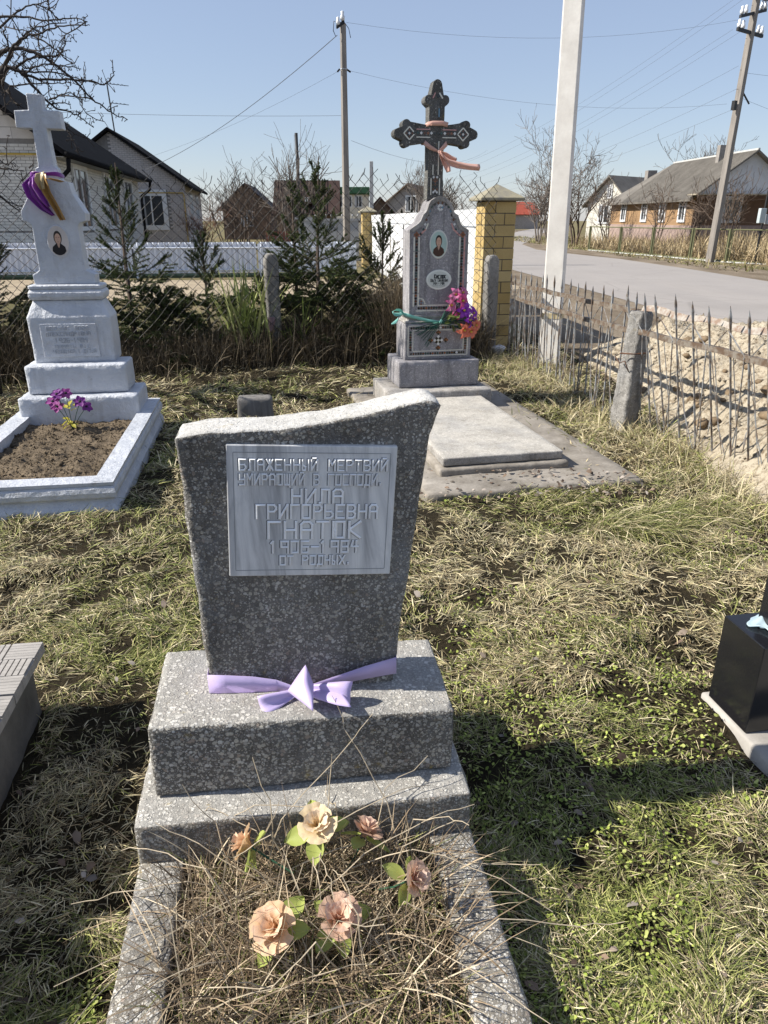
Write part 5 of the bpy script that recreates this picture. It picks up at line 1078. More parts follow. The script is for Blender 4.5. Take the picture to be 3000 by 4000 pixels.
MB().box(-.05,.75,0,1.2,-.05,1.55).build('wall', m_gate, SH); MB().box(-.15,.85,-.1,1.3,1.55,1.63).build('roof', m_gate, SH); MB().box(.05,.42,-.03,-.001,.1,1.42).build('door', plain('dark_green_door',(.02,.04,.03),.4), SH); MB().box(.48,.70,-.03,-.001,.7,1.3).build('window', m_glass, SH)
BR = thing('rusty_picket_fence', 'short stretch of rusty red picket fence left of the grey shed', 'fence', (-4.6,30,0), 0)
for i in range(12): MB().box(i*.11,i*.11+.07,-.01,.01,0,1.12).build('picket', plain('rusty_red_paint', (.16,.06,.045), .8), BR)
MB().box(-.05,1.35,.011,.03,.85,.91).build('rail', m_iron, BR)
# orange house across the road
m_or = plain('ochre_painted_boards', (.33,.21,.115), .8, .2, 3, .3, 12, stretch=(.3,.3,6)); m_or2 = plain('red_brown_boards', (.16,.095,.06), .8, .2, 3); m_pinkb = plain('pink_plinth', (.34,.255,.225), .9, .2, 2); m_asb = plain('grey_asbestos_roof', (.17,.155,.135), .9, .3, 1.2, .4, 8); m_gab = plain('white_gable_boards', (.55,.57,.60), .8, .1, 3)
OH = thing('orange_house', 'ochre timber house with grey roof, white windows and white gable across the road', 'house', (16.3,41,0), 4)
Lo = 12.0; Wo = 5.6; eo = 2.72; ro = 4.75
MB().box(0,Wo,.0,Lo,1.25,eo).build('wall', m_or, OH); MB().box(-.03,Wo+.03,-.03,Lo+.03,-.1,1.25).build('plinth', m_pinkb, OH)
MB().box(.05,Wo-.05,-.02,-.001,1.25,eo).build('end_wall', m_or2, OH)
MB().prism([(-.1,eo),(Wo+.1,eo),(Wo/2,ro)], -.05, .05).build('gable', m_gab, OH)
for s_ in (0,1):
    x = -.45 if s_ == 0 else Wo+.45; roof_slab(OH, [(x,-.4,eo-.3),(x,Lo+.4,eo-.3),(Wo/2,Lo-2.6,ro),(Wo/2,-.4,ro)], .10, m_asb)
    b_ = MB()
    for i in range(60):
        yy = -.3+i*.2
        if yy < Lo-2.6: b_.tube([(x,yy,eo-.2),(Wo/2,yy,ro+.10)], .045, 3)
    b_.build('roof_ribs', m_asb, OH, kind='stuff')
roof_slab(OH, [(-.45,Lo+.4,eo-.3),(Wo+.45,Lo+.4,eo-.3),(Wo/2,Lo-2.6,ro)], .10, m_asb)
MB().tube([(Wo/2,-.4,ro+.12),(Wo/2,Lo-2.6,ro+.12)], .07, 5).build('ridge_cap', plain('pale_ridge',(.42,.42,.40),.8), OH)
MB().box(-.55,Wo+.5,-1.3,-.25,2.70,2.76).build('porch_roof', plain('pale_corrugated',(.33,.29,.22),.8), OH)
for cy in (1.0,3.6,6.1,9.4): window(OH, cy, 1.97, .62, .95, .0, 2, 'yl', .13) if False else None
def win_left(parent, cy, cz, w_, h):
    f = MB()
    for a0,a1,z0,z1 in ((cy-w_/2-.13,cy+w_/2+.13,cz+h/2,cz+h/2+.15),(cy-w_/2-.13,cy+w_/2+.13,cz-h/2-.13,cz-h/2),(cy-w_/2-.13,cy-w_/2,cz-h/2,cz+h/2),(cy+w_/2,cy+w_/2+.13,cz-h/2,cz+h/2)): f.box(-.07,.0,a0,a1,z0,z1)
    fo = f.build('window', m_trim, parent)
    for k in (0,1):
        MB().box(-.02,.001,cy-w_/2+k*w_/2,cy+k*w_/2,cz-h/2,cz+h/2).build('pane', m_glass, fo)
    MB().box(-.05,-.02,cy-.03,cy+.03,cz-h/2,cz+h/2).build('mullion', m_trim, fo); MB().box(-.05,-.02,cy-w_/2,cy+w_/2,cz+h*.18,cz+h*.18+.05).build('mullion', m_trim, fo)
for cy in (1.2,3.7,6.3,9.6): win_left(OH, cy, 2.02, .62, .98)
window(OH, 2.05, 2.0, .8, 1.0, -.02, 2, 'x', .13)
MB().box(2.2,2.55,2.5,2.85,ro-.4,ro+.55).build('chimney', plain('grey_chimney',(.25,.23,.21),.9), OH); MB().box(1.6,2.2,Lo-1.6,Lo-1.1,3.4,4.5).build('chimney', plain('grey_chimney',(.25,.23,.21),.9), OH)
WH = gable_house('white_cottage', 'small cream rendered cottage with dark roof left of the ochre house', (16.4,57.0,0), -48, 3.4,7, 2.7,4.35, plain('white_render', (.72,.69,.61), .9, .1, 2), m_asb, wd=((-.3,1.9,.7,1.1),(.0,3.4,.25,.7)))
# mesh panel fence along the road
PF = thing('mesh_panel_fence', 'olive steel frame fence with wire mesh panels along the far side of the road', 'fence', (0,0,0))
m_ol = plain('olive_paint', (.17,.17,.09), .7, .2); pp = [Vector((10.95,40.9,0)).lerp(Vector((13.25,28.9,0)), t) for t in (0,.275,.52,.77,.97)]+[Vector((14.2,27.6,0)),Vector((17.5,24.5,0))]
for i, p in enumerate(pp): MB().box(p.x-.04,p.x+.04,p.y-.04,p.y+.04,-.05,1.22).build('post', m_ol, PF)
for a, c in zip(pp, pp[1:]):
    d = (c-a).normalized()*.12; a1 = a+d; c1 = c-d
    fr = MB(); fr.tube([a1+Vector((0,0,.06)),a1+Vector((0,0,1.19)),c1+Vector((0,0,1.19)),c1+Vector((0,0,.06)),a1+Vector((0,0,.06))], .028, 4); fr.build('panel_frame', m_ol, PF)
    L = (c1-a1).length; wm = MB(); k = int(L/.30)
    for i in range(-3,k):
        for s_ in (0,1):
            pts = []
            for z in (.08,1.17):
                t = (i*.30+(z-.08)*1.0*(1 if s_ else -1)+(0 if s_ else 1.1)*1.0)/L; pts.append((t,z))
            (t0,z0),(t1,z1) = pts
            if t1 < 0 or t0 > 1 or t0 < 0 or t1 > 1: continue
            wm.tube([a1.lerp(c1,t0)+Vector((0,0,z0)), a1.lerp(c1,t1)+Vector((0,0,z1))], .004, 3, False)
    if wm.v: wm.build('wire_mesh', m_cl, PF, kind='stuff')
    fb = MB(); fb.tube([a+Vector((0,0,.01)), c+Vector((0,0,.01))], .05, 4); fb.build('footing', plain('pale_footing',(.5,.5,.48),.9), PF)
# ------------------------------------------------------------ bare trees, bushes, conifers
m_bark = plain('dark_bark', (.055,.045,.04), .9, .35, 12, .6, 60, objvar=.05); m_bark2 = plain('grey_twig_bark', (.16,.135,.115), .9, .3, 10); m_bark3 = plain('brown_twig_bark', (.115,.085,.065), .9, .3, 10)
F_ = 1549.0; CP, SP_ = math.cos(R(22.2)), math.sin(R(22.2))
# fruit tree: limbs reach in from the left, trunk stands outside the frame
FT = thing('bare_fruit_tree', 'bare dark fruit tree with knobbly spurred branches above the white tomb', 'tree', (-3.75,6.75,0))
TO = Vector((-3.75,6.75,0)); rd = random.Random(3)
LIMBS = [  # (x,z) seen at y = 6.5, start and end radius in metres, depth offset
 ([(-3.06,2.29),(-2.76,2.31),(-2.47,2.25),(-2.20,2.17),(-1.94,2.03),(-1.77,1.86)], .0, .0, 0)]
def TLp(x, y, Y):
    u = x/2.458/1.808; v = y/2.458/1.808; X = (u-829.5)/F_; V = (1106-v)/F_; dy = CP+V*SP_; return Vector((X/dy*Y, Y, 1.55+(-SP_+V*CP)/dy*Y))
BRN = [([(-60,560),(60,480),(210,465),(330,500),(440,560),(560,640),(680,740),(780,840),(880,940),(1000,1030),(1100,1100),(1225,1150)],.017,6.3),
 ([(60,640),(150,660),(250,740),(340,850),(430,950),(540,1045),(680,1075),(760,1120),(900,1225)],.018,6.6),([(40,620),(130,430),(200,370),(320,340),(440,290),(560,250),(700,240),(835,245)],.012,6.2),
 ([(-60,175),(110,160),(230,165),(370,190),(520,190),(650,180),(780,185),(840,210)],.010,6.5),([(-40,300),(120,150),(250,60),(360,40),(475,10)],.010,6.7),([(0,680),(90,560),(130,470),(240,330),(340,260),(470,230),(640,220)],.013,6.8),
 ([(150,650),(260,570),(380,545),(520,540),(590,500),(630,420),(620,335)],.010,6.4),([(240,710),(330,640),(430,615),(560,630),(700,640),(780,662)],.008,6.6),([(180,680),(280,690),(430,690),(560,705),(700,740),(800,765),(940,800)],.009,6.75),
 ([(60,640),(200,690),(380,770),(500,765),(720,770),(860,775),(1000,815),(1060,770),(1085,690),(1080,575)],.013,6.5),([(90,825),(250,810),(400,800),(560,795),(680,800)],.007,6.3),([(470,960),(560,920),(690,925),(800,940),(900,970)],.007,6.55),
 ([(320,345),(430,400),(520,470),(600,540),(680,600),(725,595)],.007,6.3),([(480,1000),(600,990),(680,1000)],.006,6.6),([(560,1110),(650,1260),(710,1370),(770,1500)],.007,6.5),([(470,300),(465,200),(460,90),(470,0)],.006,6.4),([(0,540),(60,500),(80,440),(30,300),(60,260),(180,290),(260,300)],.009,6.45),
 ([(370,340),(370,440),(400,530)],.006,6.35),([(750,870),(780,960),(800,1040),(745,1105)],.004,6.5),([(60,640),(20,780),(50,900),(45,1100)],.010,6.4),([(60,870),(130,960),(180,1040)],.010,6.6),([(-40,760),(40,700),(60,640)],.03,6.5),([(-40,1620),(90,1620),(200,1640),(225,1770)],.008,6.9),([(-40,1520),(80,1590),(160,1510)],.006,6.9),([(-60,1840),(60,1930),(190,2030)],.016,7.0)]
b = MB()
def spurs(P, r0, r1, n_):
    for _ in range(n_):
        t = rd.random(); k = min(int(t*(len(P)-1)), len(P)-2); p = P[k].lerp(P[k+1], t*(len(P)-1)-k); d = (P[k+1]-P[k]).normalized()
        q = Vector((rd.gauss(0,1),rd.gauss(0,1),rd.gauss(.3,1))); q = (q-d*q.dot(d)*.6).normalized(); L = rd.choice((.02,.03,.035,.05,.09)); r = .0032
        e = p+q*L; b.tube([p, p+q*L*.6+Vector((0,0,.004)), e], [r,r*.8,r*1.1], 4)
        if L > .045: b.tube([e, e+Vector((rd.gauss(0,.02),rd.gauss(0,.02),rd.gauss(.01,.02)))], [r*.8,r*.6], 3)
def smooth_path(P, wob):
    o = [P[0]]
    for a, c in zip(P, P[1:]):
        for s_ in (.34,.67): o.append(a.lerp(c,s_)+Vector((rd.gauss(0,wob),rd.gauss(0,wob*1.5),rd.gauss(0,wob))))
        o.append(c)
    return o
for pts, r, Y in BRN:
    dr = rd.gauss(0,.035); P = [TLp(x,y,Y+dr*i)-TO for i,(x,y) in enumerate(pts)]; P = smooth_path(P, .004); n = len(P)
    b.tube(P, [lerp(r,.0032,(i/(n-1))**.8) for i in range(n)], 5); spurs(P, r, .003, int(n*1.6))
    for _ in range(1):
        k = rd.randrange(1,n-1); d = Vector((rd.uniform(-.2,1),rd.gauss(0,.7),rd.gauss(.1,.6))).normalized(); Q = [P[k]]
        for j in range(4): Q.append(Q[-1]+d*rd.uniform(.05,.10)+Vector((rd.gauss(0,.02),rd.gauss(0,.02),rd.gauss(0,.02))))
        b.tube(Q, [.005,.0042,.0036,.003,.0026], 4); spurs(Q,.004,.003,5)
b.build('branches', m_bark, FT, True)
hub = TLp(-40,760,6.5)-TO; hub2 = TLp(60,640,6.5)-TO
MB().tube([(0,0,-.1),(.02,-.02,.6),(-.02,-.05,1.2),(.12,-.1,1.8),tuple(hub),tuple(hub2)], [.11,.095,.085,.07,.045,.028], 8).build('trunk', m_bark, FT, True)
b = MB()     # rest of the crown, outside the frame on the left, back and above (it throws shade over the graves)
def grow(p, d, L, r, lev, wob, minr, out, nseg=4, kids=(3,4), up=.05):
    Q = [p.copy()]
    for j in range(nseg):
        d = (d+Vector((rd.gauss(0,wob),rd.gauss(0,wob),rd.gauss(up,wob)))).normalized(); Q.append(Q[-1]+d*L/nseg)
    n = len(Q); out.tube(Q, [max(minr, lerp(r, r*.55, i/(n-1))) for i in range(n)], 5 if r > .02 else 3, False)
    if lev <= 0: return
    for _ in range(rd.randint(*kids)):
        k = rd.randint(1, n-1); e = (d+Vector((rd.gauss(0,.65),rd.gauss(0,.65),rd.gauss(.1,.5)))).normalized(); grow(Q[k], e, L*rd.uniform(.5,.75), r*.55, lev-1, wob, minr, out, nseg, kids, up)
for a in range(5):
    d = Vector((-.9+rd.gauss(0,.3), rd.gauss(.0,.8), rd.uniform(.5,1.0))).normalized(); grow(Vector((-.05,-.08,1.7)), d, 1.0, .045, 2, .22, .003, b, 4, (3,4))
b.build('branches', m_bark, FT, True)
def bush(name, label, cat, loc, stems, h, r, lev, m, spread=.5, seed=1, minr=.006, kids=(2,4), group='bare bushes and small trees in the distance', up=.08):
    global rd
    rd = random.Random(seed); t = thing(name, label, cat, loc, 0, group); tr = MB(); cr = MB()
    for i in range(stems):
        a = rd.uniform(0,6.28); d = Vector((math.cos(a)*spread*rd.random(),math.sin(a)*spread*rd.random(),1)).normalized(); p = Vector((rd.gauss(0,.12)*stems*.3,rd.gauss(0,.12)*stems*.3,-.05)); L = h*rd.uniform(.4,.6)
        Q = [p]; dd = d
        for j in range(4): dd = (dd+Vector((rd.gauss(0,.1),rd.gauss(0,.1),.05))).normalized(); Q.append(Q[-1]+dd*L/4)
        tr.tube(Q, [lerp(r,r*.6,j/4) for j in range(5)], 5)
        for _ in range(rd.randint(3,5)): k = rd.randint(2,4); e = (dd+Vector((rd.gauss(0,spread),rd.gauss(0,spread),rd.gauss(.1,.3)))).normalized(); grow(Q[k].copy(), e, h*rd.uniform(.28,.42), r*.5, lev, .14, minr, cr, 4, kids, up)
    tr.build('trunk', m, t); cr.build('crown', m, t); return t
bush('bare_tree', 'pale bare multi-stemmed tree before the brown corrugated roof', 'tree', (-3.85,33,0), 5, 4.6, .05, 2, m_bark2, .30, 11, .007)
bush('bare_tree', 'dense bare brown bush before the far dark gable', 'bush', (-7.0,38,0), 8, 3.9, .04, 2, m_bark3, .75, 12, .008)
bush('bare_tree', 'low bare russet bush at the right end of the second brick house', 'bush', (-8.6,36,0), 7, 2.2, .03, 2, plain('russet_twigs',(.15,.075,.045),.9), .7, 13, .008)
bush('bare_tree', 'tangle of bare brown twigs left of the pale tree', 'bush', (-5.4,37,0), 8, 3.4, .035, 2, m_bark3, .7, 14, .008)
bush('bare_tree', 'bare bush left of the far dark gable', 'bush', (-10.6,52,0), 6, 4.0, .04, 2, m_bark3, .6, 15, .010)
bush('bare_tree', 'round bare tree just left of the trefoil cross shaft on the skyline', 'tree', (3.2,72,0), 3, 6.0, .09, 3, m_bark2, .5, 16, .012)
for i, (x, y, h, lb) in enumerate(((13.2,62,7.4,'large bare tree leftmost behind the cottage'),(15.0,66,6.6,'second bare tree behind the cottage roof'),(11.2,56,4.6,'bare bush at the road bend beside the white pole'),(12.6,50,3.8,'bare shrub left of the cream cottage'),(24.5,62,7.0,'pale bare tree behind the ochre house gable'),(29,68,7.5,'faint bare tree at the right edge of the skyline'))):
    bush('bare_tree', lb, 'tree', (x,y,0), 4, h, .07, 3, m_bark3 if i%2 else m_bark2, .55, 30+i, .012, (2,4))
for i, (x, y, h, lb) in enumerate(((13.4,46.0,3.3,'bare shrub in front of the left end of the ochre house'),(14.4,41.0,3.6,'dark forked shrub before the middle windows of the ochre house'),(15.6,38.5,3.4,'shrub in front of the right corner of the ochre house'),(15.2,34.5,3.6,'reddish bare shrub before the red-brown end wall'))):
    bush('bare_tree', lb, 'bush', (x,y,0), 4, h, .04, 2, m_bark3, .55, 50+i, .009)
bush('bare_tree', 'low dark bush at the road bend seen left of the white pole', 'bush', (9.4,70,0), 8, 3.4, .05, 2, m_bark3, .8, 60, .014)
bush('bare_tree', 'hazy bare copse right of the far end of the road', 'bush', (16.5,112,0), 9, 5.5, .09, 2, m_bark3, 1.0, 61, .02)
bush('bare_tree', 'hazy bare trees on the skyline behind the brick pillar cap', 'tree', (7.5,100,0), 8, 6.5, .09, 2, m_bark3, .9, 62, .02)
bush('bare_tree', 'hazy bare trees on the skyline right of the trefoil cross', 'tree', (9.8,120,0), 8, 6.0, .09, 2, m_bark3, .9, 63, .022)
# small dark conifers in a row in the far garden
for i in range(6):
    t = thing('thuja', ('first','second','third','fourth','fifth','sixth')[i]+' from the left of the small dark clipped conifers in the far garden', 'tree', (-.2+i*.85,66,0), 0, 'clipped conifers in the far garden'); V = []; Fc = []
    n = 900; zz = RNG.random(n)**.8*2.2; rr = .30*(1-zz/2.35)*np.sqrt(RNG.random(n)); aa = RNG.random(n)*6.283; c0 = np.c_[rr*np.cos(aa),rr*np.sin(aa),zz+.1]; u_ = RNG.normal(0,.06,(n,3)); v_ = RNG.normal(0,.06,(n,3)); V = np.concatenate([c0,c0+u_,c0+v_]); Fc = np.c_[np.arange(n),np.arange(n)+n,np.arange(n)+2*n]
    np_mesh('crown', V, Fc, plain('dark_thuja', (.025,.035,.015), .9), None, t); MB().tube([(0,0,-.05),(0,0,1.2)], .04, 5).build('trunk', m_bark, t)
# ---- young spruces behind the chain-link fence
def spruce(label, loc, h, rb, whorls, seed, bare=.0, dens=1.0, tint=(.042,.066,.020)):
    rng = np.random.default_rng(seed); rdl = random.Random(seed); t = thing('young_spruce', label, 'tree', loc, 0, 'young spruces along the chain-link fence'); wood = MB(); NP = []; ND = []; NL = []
    wood.tube([(0,0,-.05),(0,0,h*.5),(rdl.gauss(0,.02),0,h)], [.035*h/2,.020*h/2,.006], 6)
    def needles(P0, P1, dens_, ln):
        P0 = np.array(P0); P1 = np.array(P1); L = np.linalg.norm(P1-P0); n = int(L*dens_)+1; s_ = rng.random(n); d = (P1-P0)/max(L,1e-6); p = P0+np.outer(s_,P1-P0); q = rng.normal(0,1,(n,3)); q -= np.outer(q@d,d); q /= np.linalg.norm(q,axis=1)[:,None]+1e-9
        NP.append(p); ND.append(q*.85+d*.55); NL.append(rng.uniform(.6,1.1,n)*ln)
    for w_ in range(whorls):
        f = (w_+.3*rdl.random())/whorls; z = h*(.06+.90*f); L = rb*(1-f)**.85+.06; nb = rdl.randint(5,7) if f < .48 or h < 1.2 else rdl.randint(2,3)
        for k in range(nb):
            a = 6.283*k/nb+rdl.uniform(-.3,.3)+w_; el = lerp(-.05,.95,f**1.3)+(.25 if f > .48 and h > 1.2 else 0)+rdl.uniform(-.12,.12); LL = L*rdl.uniform(.75,1.1)
            P = [Vector((0,0,z))]; 
            for j in range(3): e = el+.22*j; P.append(P[-1]+Vector((math.cos(a)*math.cos(e),math.sin(a)*math.cos(e),math.sin(e)))*LL/3)
            wood.tube(P, [.007,.005,.004,.003], 3, False)
            for q0, q1 in zip(P, P[1:]): needles(q0, q1, 420*dens, .026)
            for j in range(int(6+LL*14)):
                tt = rdl.uniform(.25,.98); kk = min(int(tt*3),2); p = P[kk].lerp(P[kk+1], tt*3-kk); sd = rdl.choice((-1,1)); a2 = a+sd*rdl.uniform(.5,.95); e2 = el+rdl.uniform(-.25,.25); l2 = LL*(1-tt*.7)*rdl.uniform(.3,.55)+.035
                q = p+Vector((math.cos(a2)*math.cos(e2),math.sin(a2)*math.cos(e2),math.sin(e2)))*l2; wood.tube([p,q], [.003,.002], 3, False); needles(p, q, 560*dens, .025)
    needles((0,0,h*.45),(0,0,h*.97),300,.022)
    Pn = np.concatenate(NP); Dn = np.concatenate(ND); Ln = np.concatenate(NL); n = len(Pn); Dn /= np.linalg.norm(Dn,axis=1)[:,None]
    sdv = np.cross(Dn, rng.normal(0,1,(n,3))); sdv /= np.linalg.norm(sdv,axis=1)[:,None]+1e-9; wdt = .0042
    V = np.stack([Pn-sdv*wdt, Pn+sdv*wdt, Pn+Dn*Ln[:,None]], 1).reshape(-1,3); col = np.repeat(np.array(tint)[None]*rng.uniform(.55,1.6,(n,1))*np.array([1,1,1])+np.c_[rng.random(n)*.02,rng.random(n)*.012,np.zeros(n)], 3, 0)
    np_mesh('needles', V, np.arange(3*n).reshape(-1,3), m_grass, col, t, 'stuff'); wood.build('trunk', m_bark3, t)
spruce('young spruce with long bare leader just right of the white tomb', (-2.95,8.65,0), 2.12, .80, 12, 1)
spruce('tallest young spruce between the concrete post and the mosaic tomb', (-.80,9.15,0), 2.22, .92, 13, 2)
spruce('bushy spruce hard against the left side of the mosaic tomb', (-.02,9.35,0), 1.62, .80, 12, 3)
spruce('small spruce left of the green iris clump', (-2.08,8.75,0), 1.42, .70, 10, 4)
spruce('dark spruce behind the white tomb at the left edge', (-4.35,8.3,0), 1.5, .85, 10, 5, tint=(.022,.036,.014))
spruce('low dark spruce filling the gap left of the white tomb', (-5.0,7.9,0), 1.3, .9, 10, 6, tint=(.022,.036,.014))
spruce('slim second spruce leader beside the tallest spruce', (-1.10,9.4,0), 2.10, .45, 9, 7)
spruce('low spreading spruce under the tallest spruce', (-.55,8.95,0), .85, .75, 8, 8, tint=(.028,.046,.015))
spruce('low spreading spruce between white tomb and small spruce', (-2.55,8.5,0), .80, .75, 8, 9, tint=(.028,.046,.015))
spruce('low dark spruce just behind the concrete post', (-1.40,9.15,0), .95, .75, 8, 10, tint=(.028,.046,.015))
spruce('low dark spruce right behind the white tomb stele', (-3.55,8.3,0), 1.05, .8, 9, 12, tint=(.025,.040,.014))
# ------------------------------------------------------------ blades: grass, stalks, iris, leaflets
def blades(P, ang, L, W, el, curl, roll, seg=3):
    n = len(P); ca, sa = np.cos(ang), np.sin(ang); rows = []; p = P.copy(); s_ = np.linspace(0,1,seg+1); wf = np.interp(s_, [0,.35,.7,1], [.75,1,.75,0])
    side = np.c_[-sa*np.cos(roll), ca*np.cos(roll), np.sin(roll)]
    V = np.zeros((n,2*seg+1,3), np.float32)
    for k in range(seg+1):
        if k < seg: V[:,2*k] = p-side*(W*wf[k]/2)[:,None]; V[:,2*k+1] = p+side*(W*wf[k]/2)[:,None]
        else: V[:,2*k] = p
        e = el+curl*s_[min(k+1,seg)]; p = p+np.c_[ca*np.cos(e), sa*np.cos(e), np.sin(e)]*(L/seg)[:,None]
    f = []
    for k in range(seg-1): f += [(2*k,2*k+1,2*k+3),(2*k,2*k+3,2*k+2)]
    f.append((2*seg-2,2*seg-1,2*seg)); f = np.array(f); F = (np.arange(n)[:,None,None]*(2*seg+1)+f[None]).reshape(-1,3)
    return V, F
def blade_obj(name, sets, m=None, parent=None, kind='stuff'):
    VV = []; FF = []; CC = []; o = 0
    for V, F, col in sets:
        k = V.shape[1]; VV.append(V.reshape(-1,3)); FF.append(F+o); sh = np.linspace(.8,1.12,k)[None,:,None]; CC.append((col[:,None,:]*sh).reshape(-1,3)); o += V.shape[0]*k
    return np_mesh(name, np.concatenate(VV), np.concatenate(FF), m or m_grass, np.concatenate(CC), parent, kind)
def keep_mask(x, y):
    k = np.ones(len(x), bool)
    def rect(ox, oy, rz, x0, x1, y0, y1):
        a = R(rz); dx_, dy_ = x-ox, y-oy; lx = dx_*math.cos(a)+dy_*math.sin(a); ly = -dx_*math.sin(a)+dy_*math.cos(a); return (lx > x0)&(lx < x1)&(ly > y0)&(ly < y1)
    for r in ((-.611,1.323,8,-.01,.855,0,.63),(-.611,1.323,8,0,.11,-1.2,.02),(-.611,1.323,8,.735,.85,-1.2,.02),(-1.49,3.73,9,-1.03,.005,-.005,2.1),(.035,6.015,12,-.05,.90,-1.75,.75),(-1.15,2.085,8,-.75,-.03,-1.5,-.01),(1.148,2.105,10,-.04,1,-2.3,.08)): k &= ~rect(*r)
    ap = rect(.035,6.015,12,-.16,1.18,-1.98,.95); k &= ~(ap & (RNG.random(len(x)) < .86))
    k &= ~((x > 2.28+.0*y) & (y > 3.0) & (sand_h(x,y) > .04)); k &= ~((x > 1.6) & (np.hypot(x-1.945,y-8.5) < .13)); return k
def inside_grave(x, y):
    a = R(8); dx_, dy_ = x+.611, y-1.323; lx = dx_*math.cos(a)+dy_*math.sin(a); ly = -dx_*math.sin(a)+dy_*math.cos(a); return (lx > .11)&(lx < .735)&(ly > -1.2)&(ly < 0.02)
def sample(n, y0, y1, p=2.0, xm=.64, xo=.45, x1=1e9):
    u = RNG.random(n); q = 1-p; y = (y0**q+u*(y1**q-y0**q))**(1/q); x = (RNG.random(n)*2-1)*(xm*y+xo); k = keep_mask(x,y)&(x < x1); x, y = x[k], y[k]
    return x, y
STRAW = np.array([(.55,.47,.29),(.45,.375,.215),(.61,.535,.355),(.35,.275,.16),(.49,.44,.245)]); GREEN = np.array([(.17,.19,.055),(.25,.265,.08),(.11,.13,.035),(.36,.355,.13)]); DULL = np.array([(.23,.19,.12),(.17,.13,.08),(.28,.24,.16)])
def pick(tab, n, v=.28): return tab[RNG.integers(0,len(tab),n)]*(1+RNG.normal(0,v,(n,1))).clip(.35,1.5)
def greenness(x, y): return np.clip(vnoise(x,y,1.3,31)*.8+vnoise(x,y,4.5,32)*.6-.46+.22*(x > .3)*(y < 2.2)-.12*((x > .2)&(y > 2.2)&(y < 3.6)), 0.05, .85)
sets = []
for lay, (n, y0, y1, Lr, Wr, els, pw) in enumerate(((165000,.75,2.6,(.022,.062),(.0014,.0030),(.02,.38),1.2),(165000,2.2,5.0,(.03,.085),(.0022,.0043),(.02,.42),1.6),(125000,4.5,10.2,(.045,.11),(.0042,.0075),(.05,.6),1.7))):
    x, y = sample(n, y0, y1, pw, x1=2.45); q = RNG.random(len(x)) < np.clip((vnoise(x,y,9.0,33)*.6+vnoise(x,y,23.0,35)*.55)*2.2-.62,.05,1); x, y = x[q], y[q]; k = len(x); g = greenness(x,y); isg = RNG.random(k) < g; col = np.where(isg[:,None], pick(GREEN,k), np.where((RNG.random(k) < .25)[:,None], pick(DULL,k), pick(STRAW,k)))
    tuft = vnoise(x,y,9.0,33); ang = vnoise(x,y,2.6,34)*9+RNG.normal(0,.9,k); L = RNG.uniform(*Lr,k)*(.7+.7*tuft); W = RNG.uniform(*Wr,k); el = RNG.uniform(*els,k)+isg*.25; cu = RNG.normal(-.5,.45,k)
    z = hz(x,y)+RNG.uniform(-.004,.020,k)*(.4+1.2*tuft)
    V, F = blades(np.c_[x,y,z], ang, L, W, el, cu, RNG.normal(0,.6,k)); sets.append((V,F,col))
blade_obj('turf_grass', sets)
# grass and dead leaves growing up round the iron fence foot, fence bushes of dry weeds
sets = []
n = 11000; u = RNG.random(n)**1.4; yy = lerp(2.9,9.0,u); xx = np.interp(yy,[3.3,4.3,5.6,6.8,9.1],[2.50,2.30,1.92,1.74,1.55])+RNG.normal(-.06,.24,n); k = keep_mask(xx,yy); xx, yy = xx[k], yy[k]; n = len(xx)
V, F = blades(np.c_[xx,yy,hz(xx,yy)], RNG.uniform(0,6.28,n), RNG.uniform(.08,.24,n), RNG.uniform(.003,.006,n), RNG.uniform(.5,1.4,n), RNG.normal(-.9,.4,n), RNG.normal(0,.5,n)); sets.append((V,F,np.where((RNG.random(n) < .2)[:,None],pick(GREEN,n),pick(STRAW,n)*.85)))
blade_obj('fence_foot_grass', sets)
# green tussock by the apron corner
sets = []
for cx, cy, nn, L_ in ((1.35,3.55,2600,.26),(1.75,3.75,1200,.22),(1.05,4.0,700,.16),(1.55,3.2,500,.18)):
    a = RNG.random(nn)*6.283; r = .26*np.sqrt(RNG.random(nn)); x, y = cx+r*np.cos(a), cy+r*.6*np.sin(a)
    V, F = blades(np.c_[x,y,hz(x,y)], RNG.normal(-.6,.8,nn), RNG.uniform(.5,1,nn)*L_, RNG.uniform(.002,.0038,nn), RNG.uniform(.6,1.3,nn), RNG.normal(-1.7,.4,nn), RNG.normal(0,.4,nn), 4); sets.append((V,F,np.where((RNG.random(nn) < .65)[:,None],pick(GREEN,nn)*.75,pick(STRAW,nn))))
blade_obj('green_tussock', sets)
# tall dry weeds along the chain-link fence
sets = []
n = 30000; s_ = RNG.uniform(-5.0,2.6,n); t_ = np.where(RNG.random(n) < .5, RNG.normal(.05,.25,n), RNG.uniform(0,2.2,n)); a = R(16.2); xx = -1.25+s_*math.cos(a)-t_*math.sin(a); yy = 8.42+s_*math.sin(a)+t_*math.cos(a); hgt = .25+.5*vnoise(s_*1.0,s_*0+3,1.2,41)+.45*np.exp(-((s_-1.45)/.28)**2)+.15*RNG.random(n)
k = np.hypot(xx-1.36,yy-9.2) > .12; xx, yy, hgt, t_ = xx[k], yy[k], hgt[k], t_[k]; n = len(xx); hgt = hgt*np.clip(1.1-abs(t_)*.5,.55,1)
V, F = blades(np.c_[xx,yy,hz(xx,yy)], RNG.uniform(0,6.28,n), hgt*RNG.uniform(.5,1.1,n), RNG.uniform(.004,.008,n), RNG.uniform(1.1,1.55,n), RNG.normal(-.75,.5,n), RNG.normal(0,.5,n)); sets.append((V,F,pick(np.array([(.14,.11,.07),(.22,.175,.115),(.09,.07,.045),(.06,.05,.035)]),n)))
blade_obj('dry_weeds', sets)
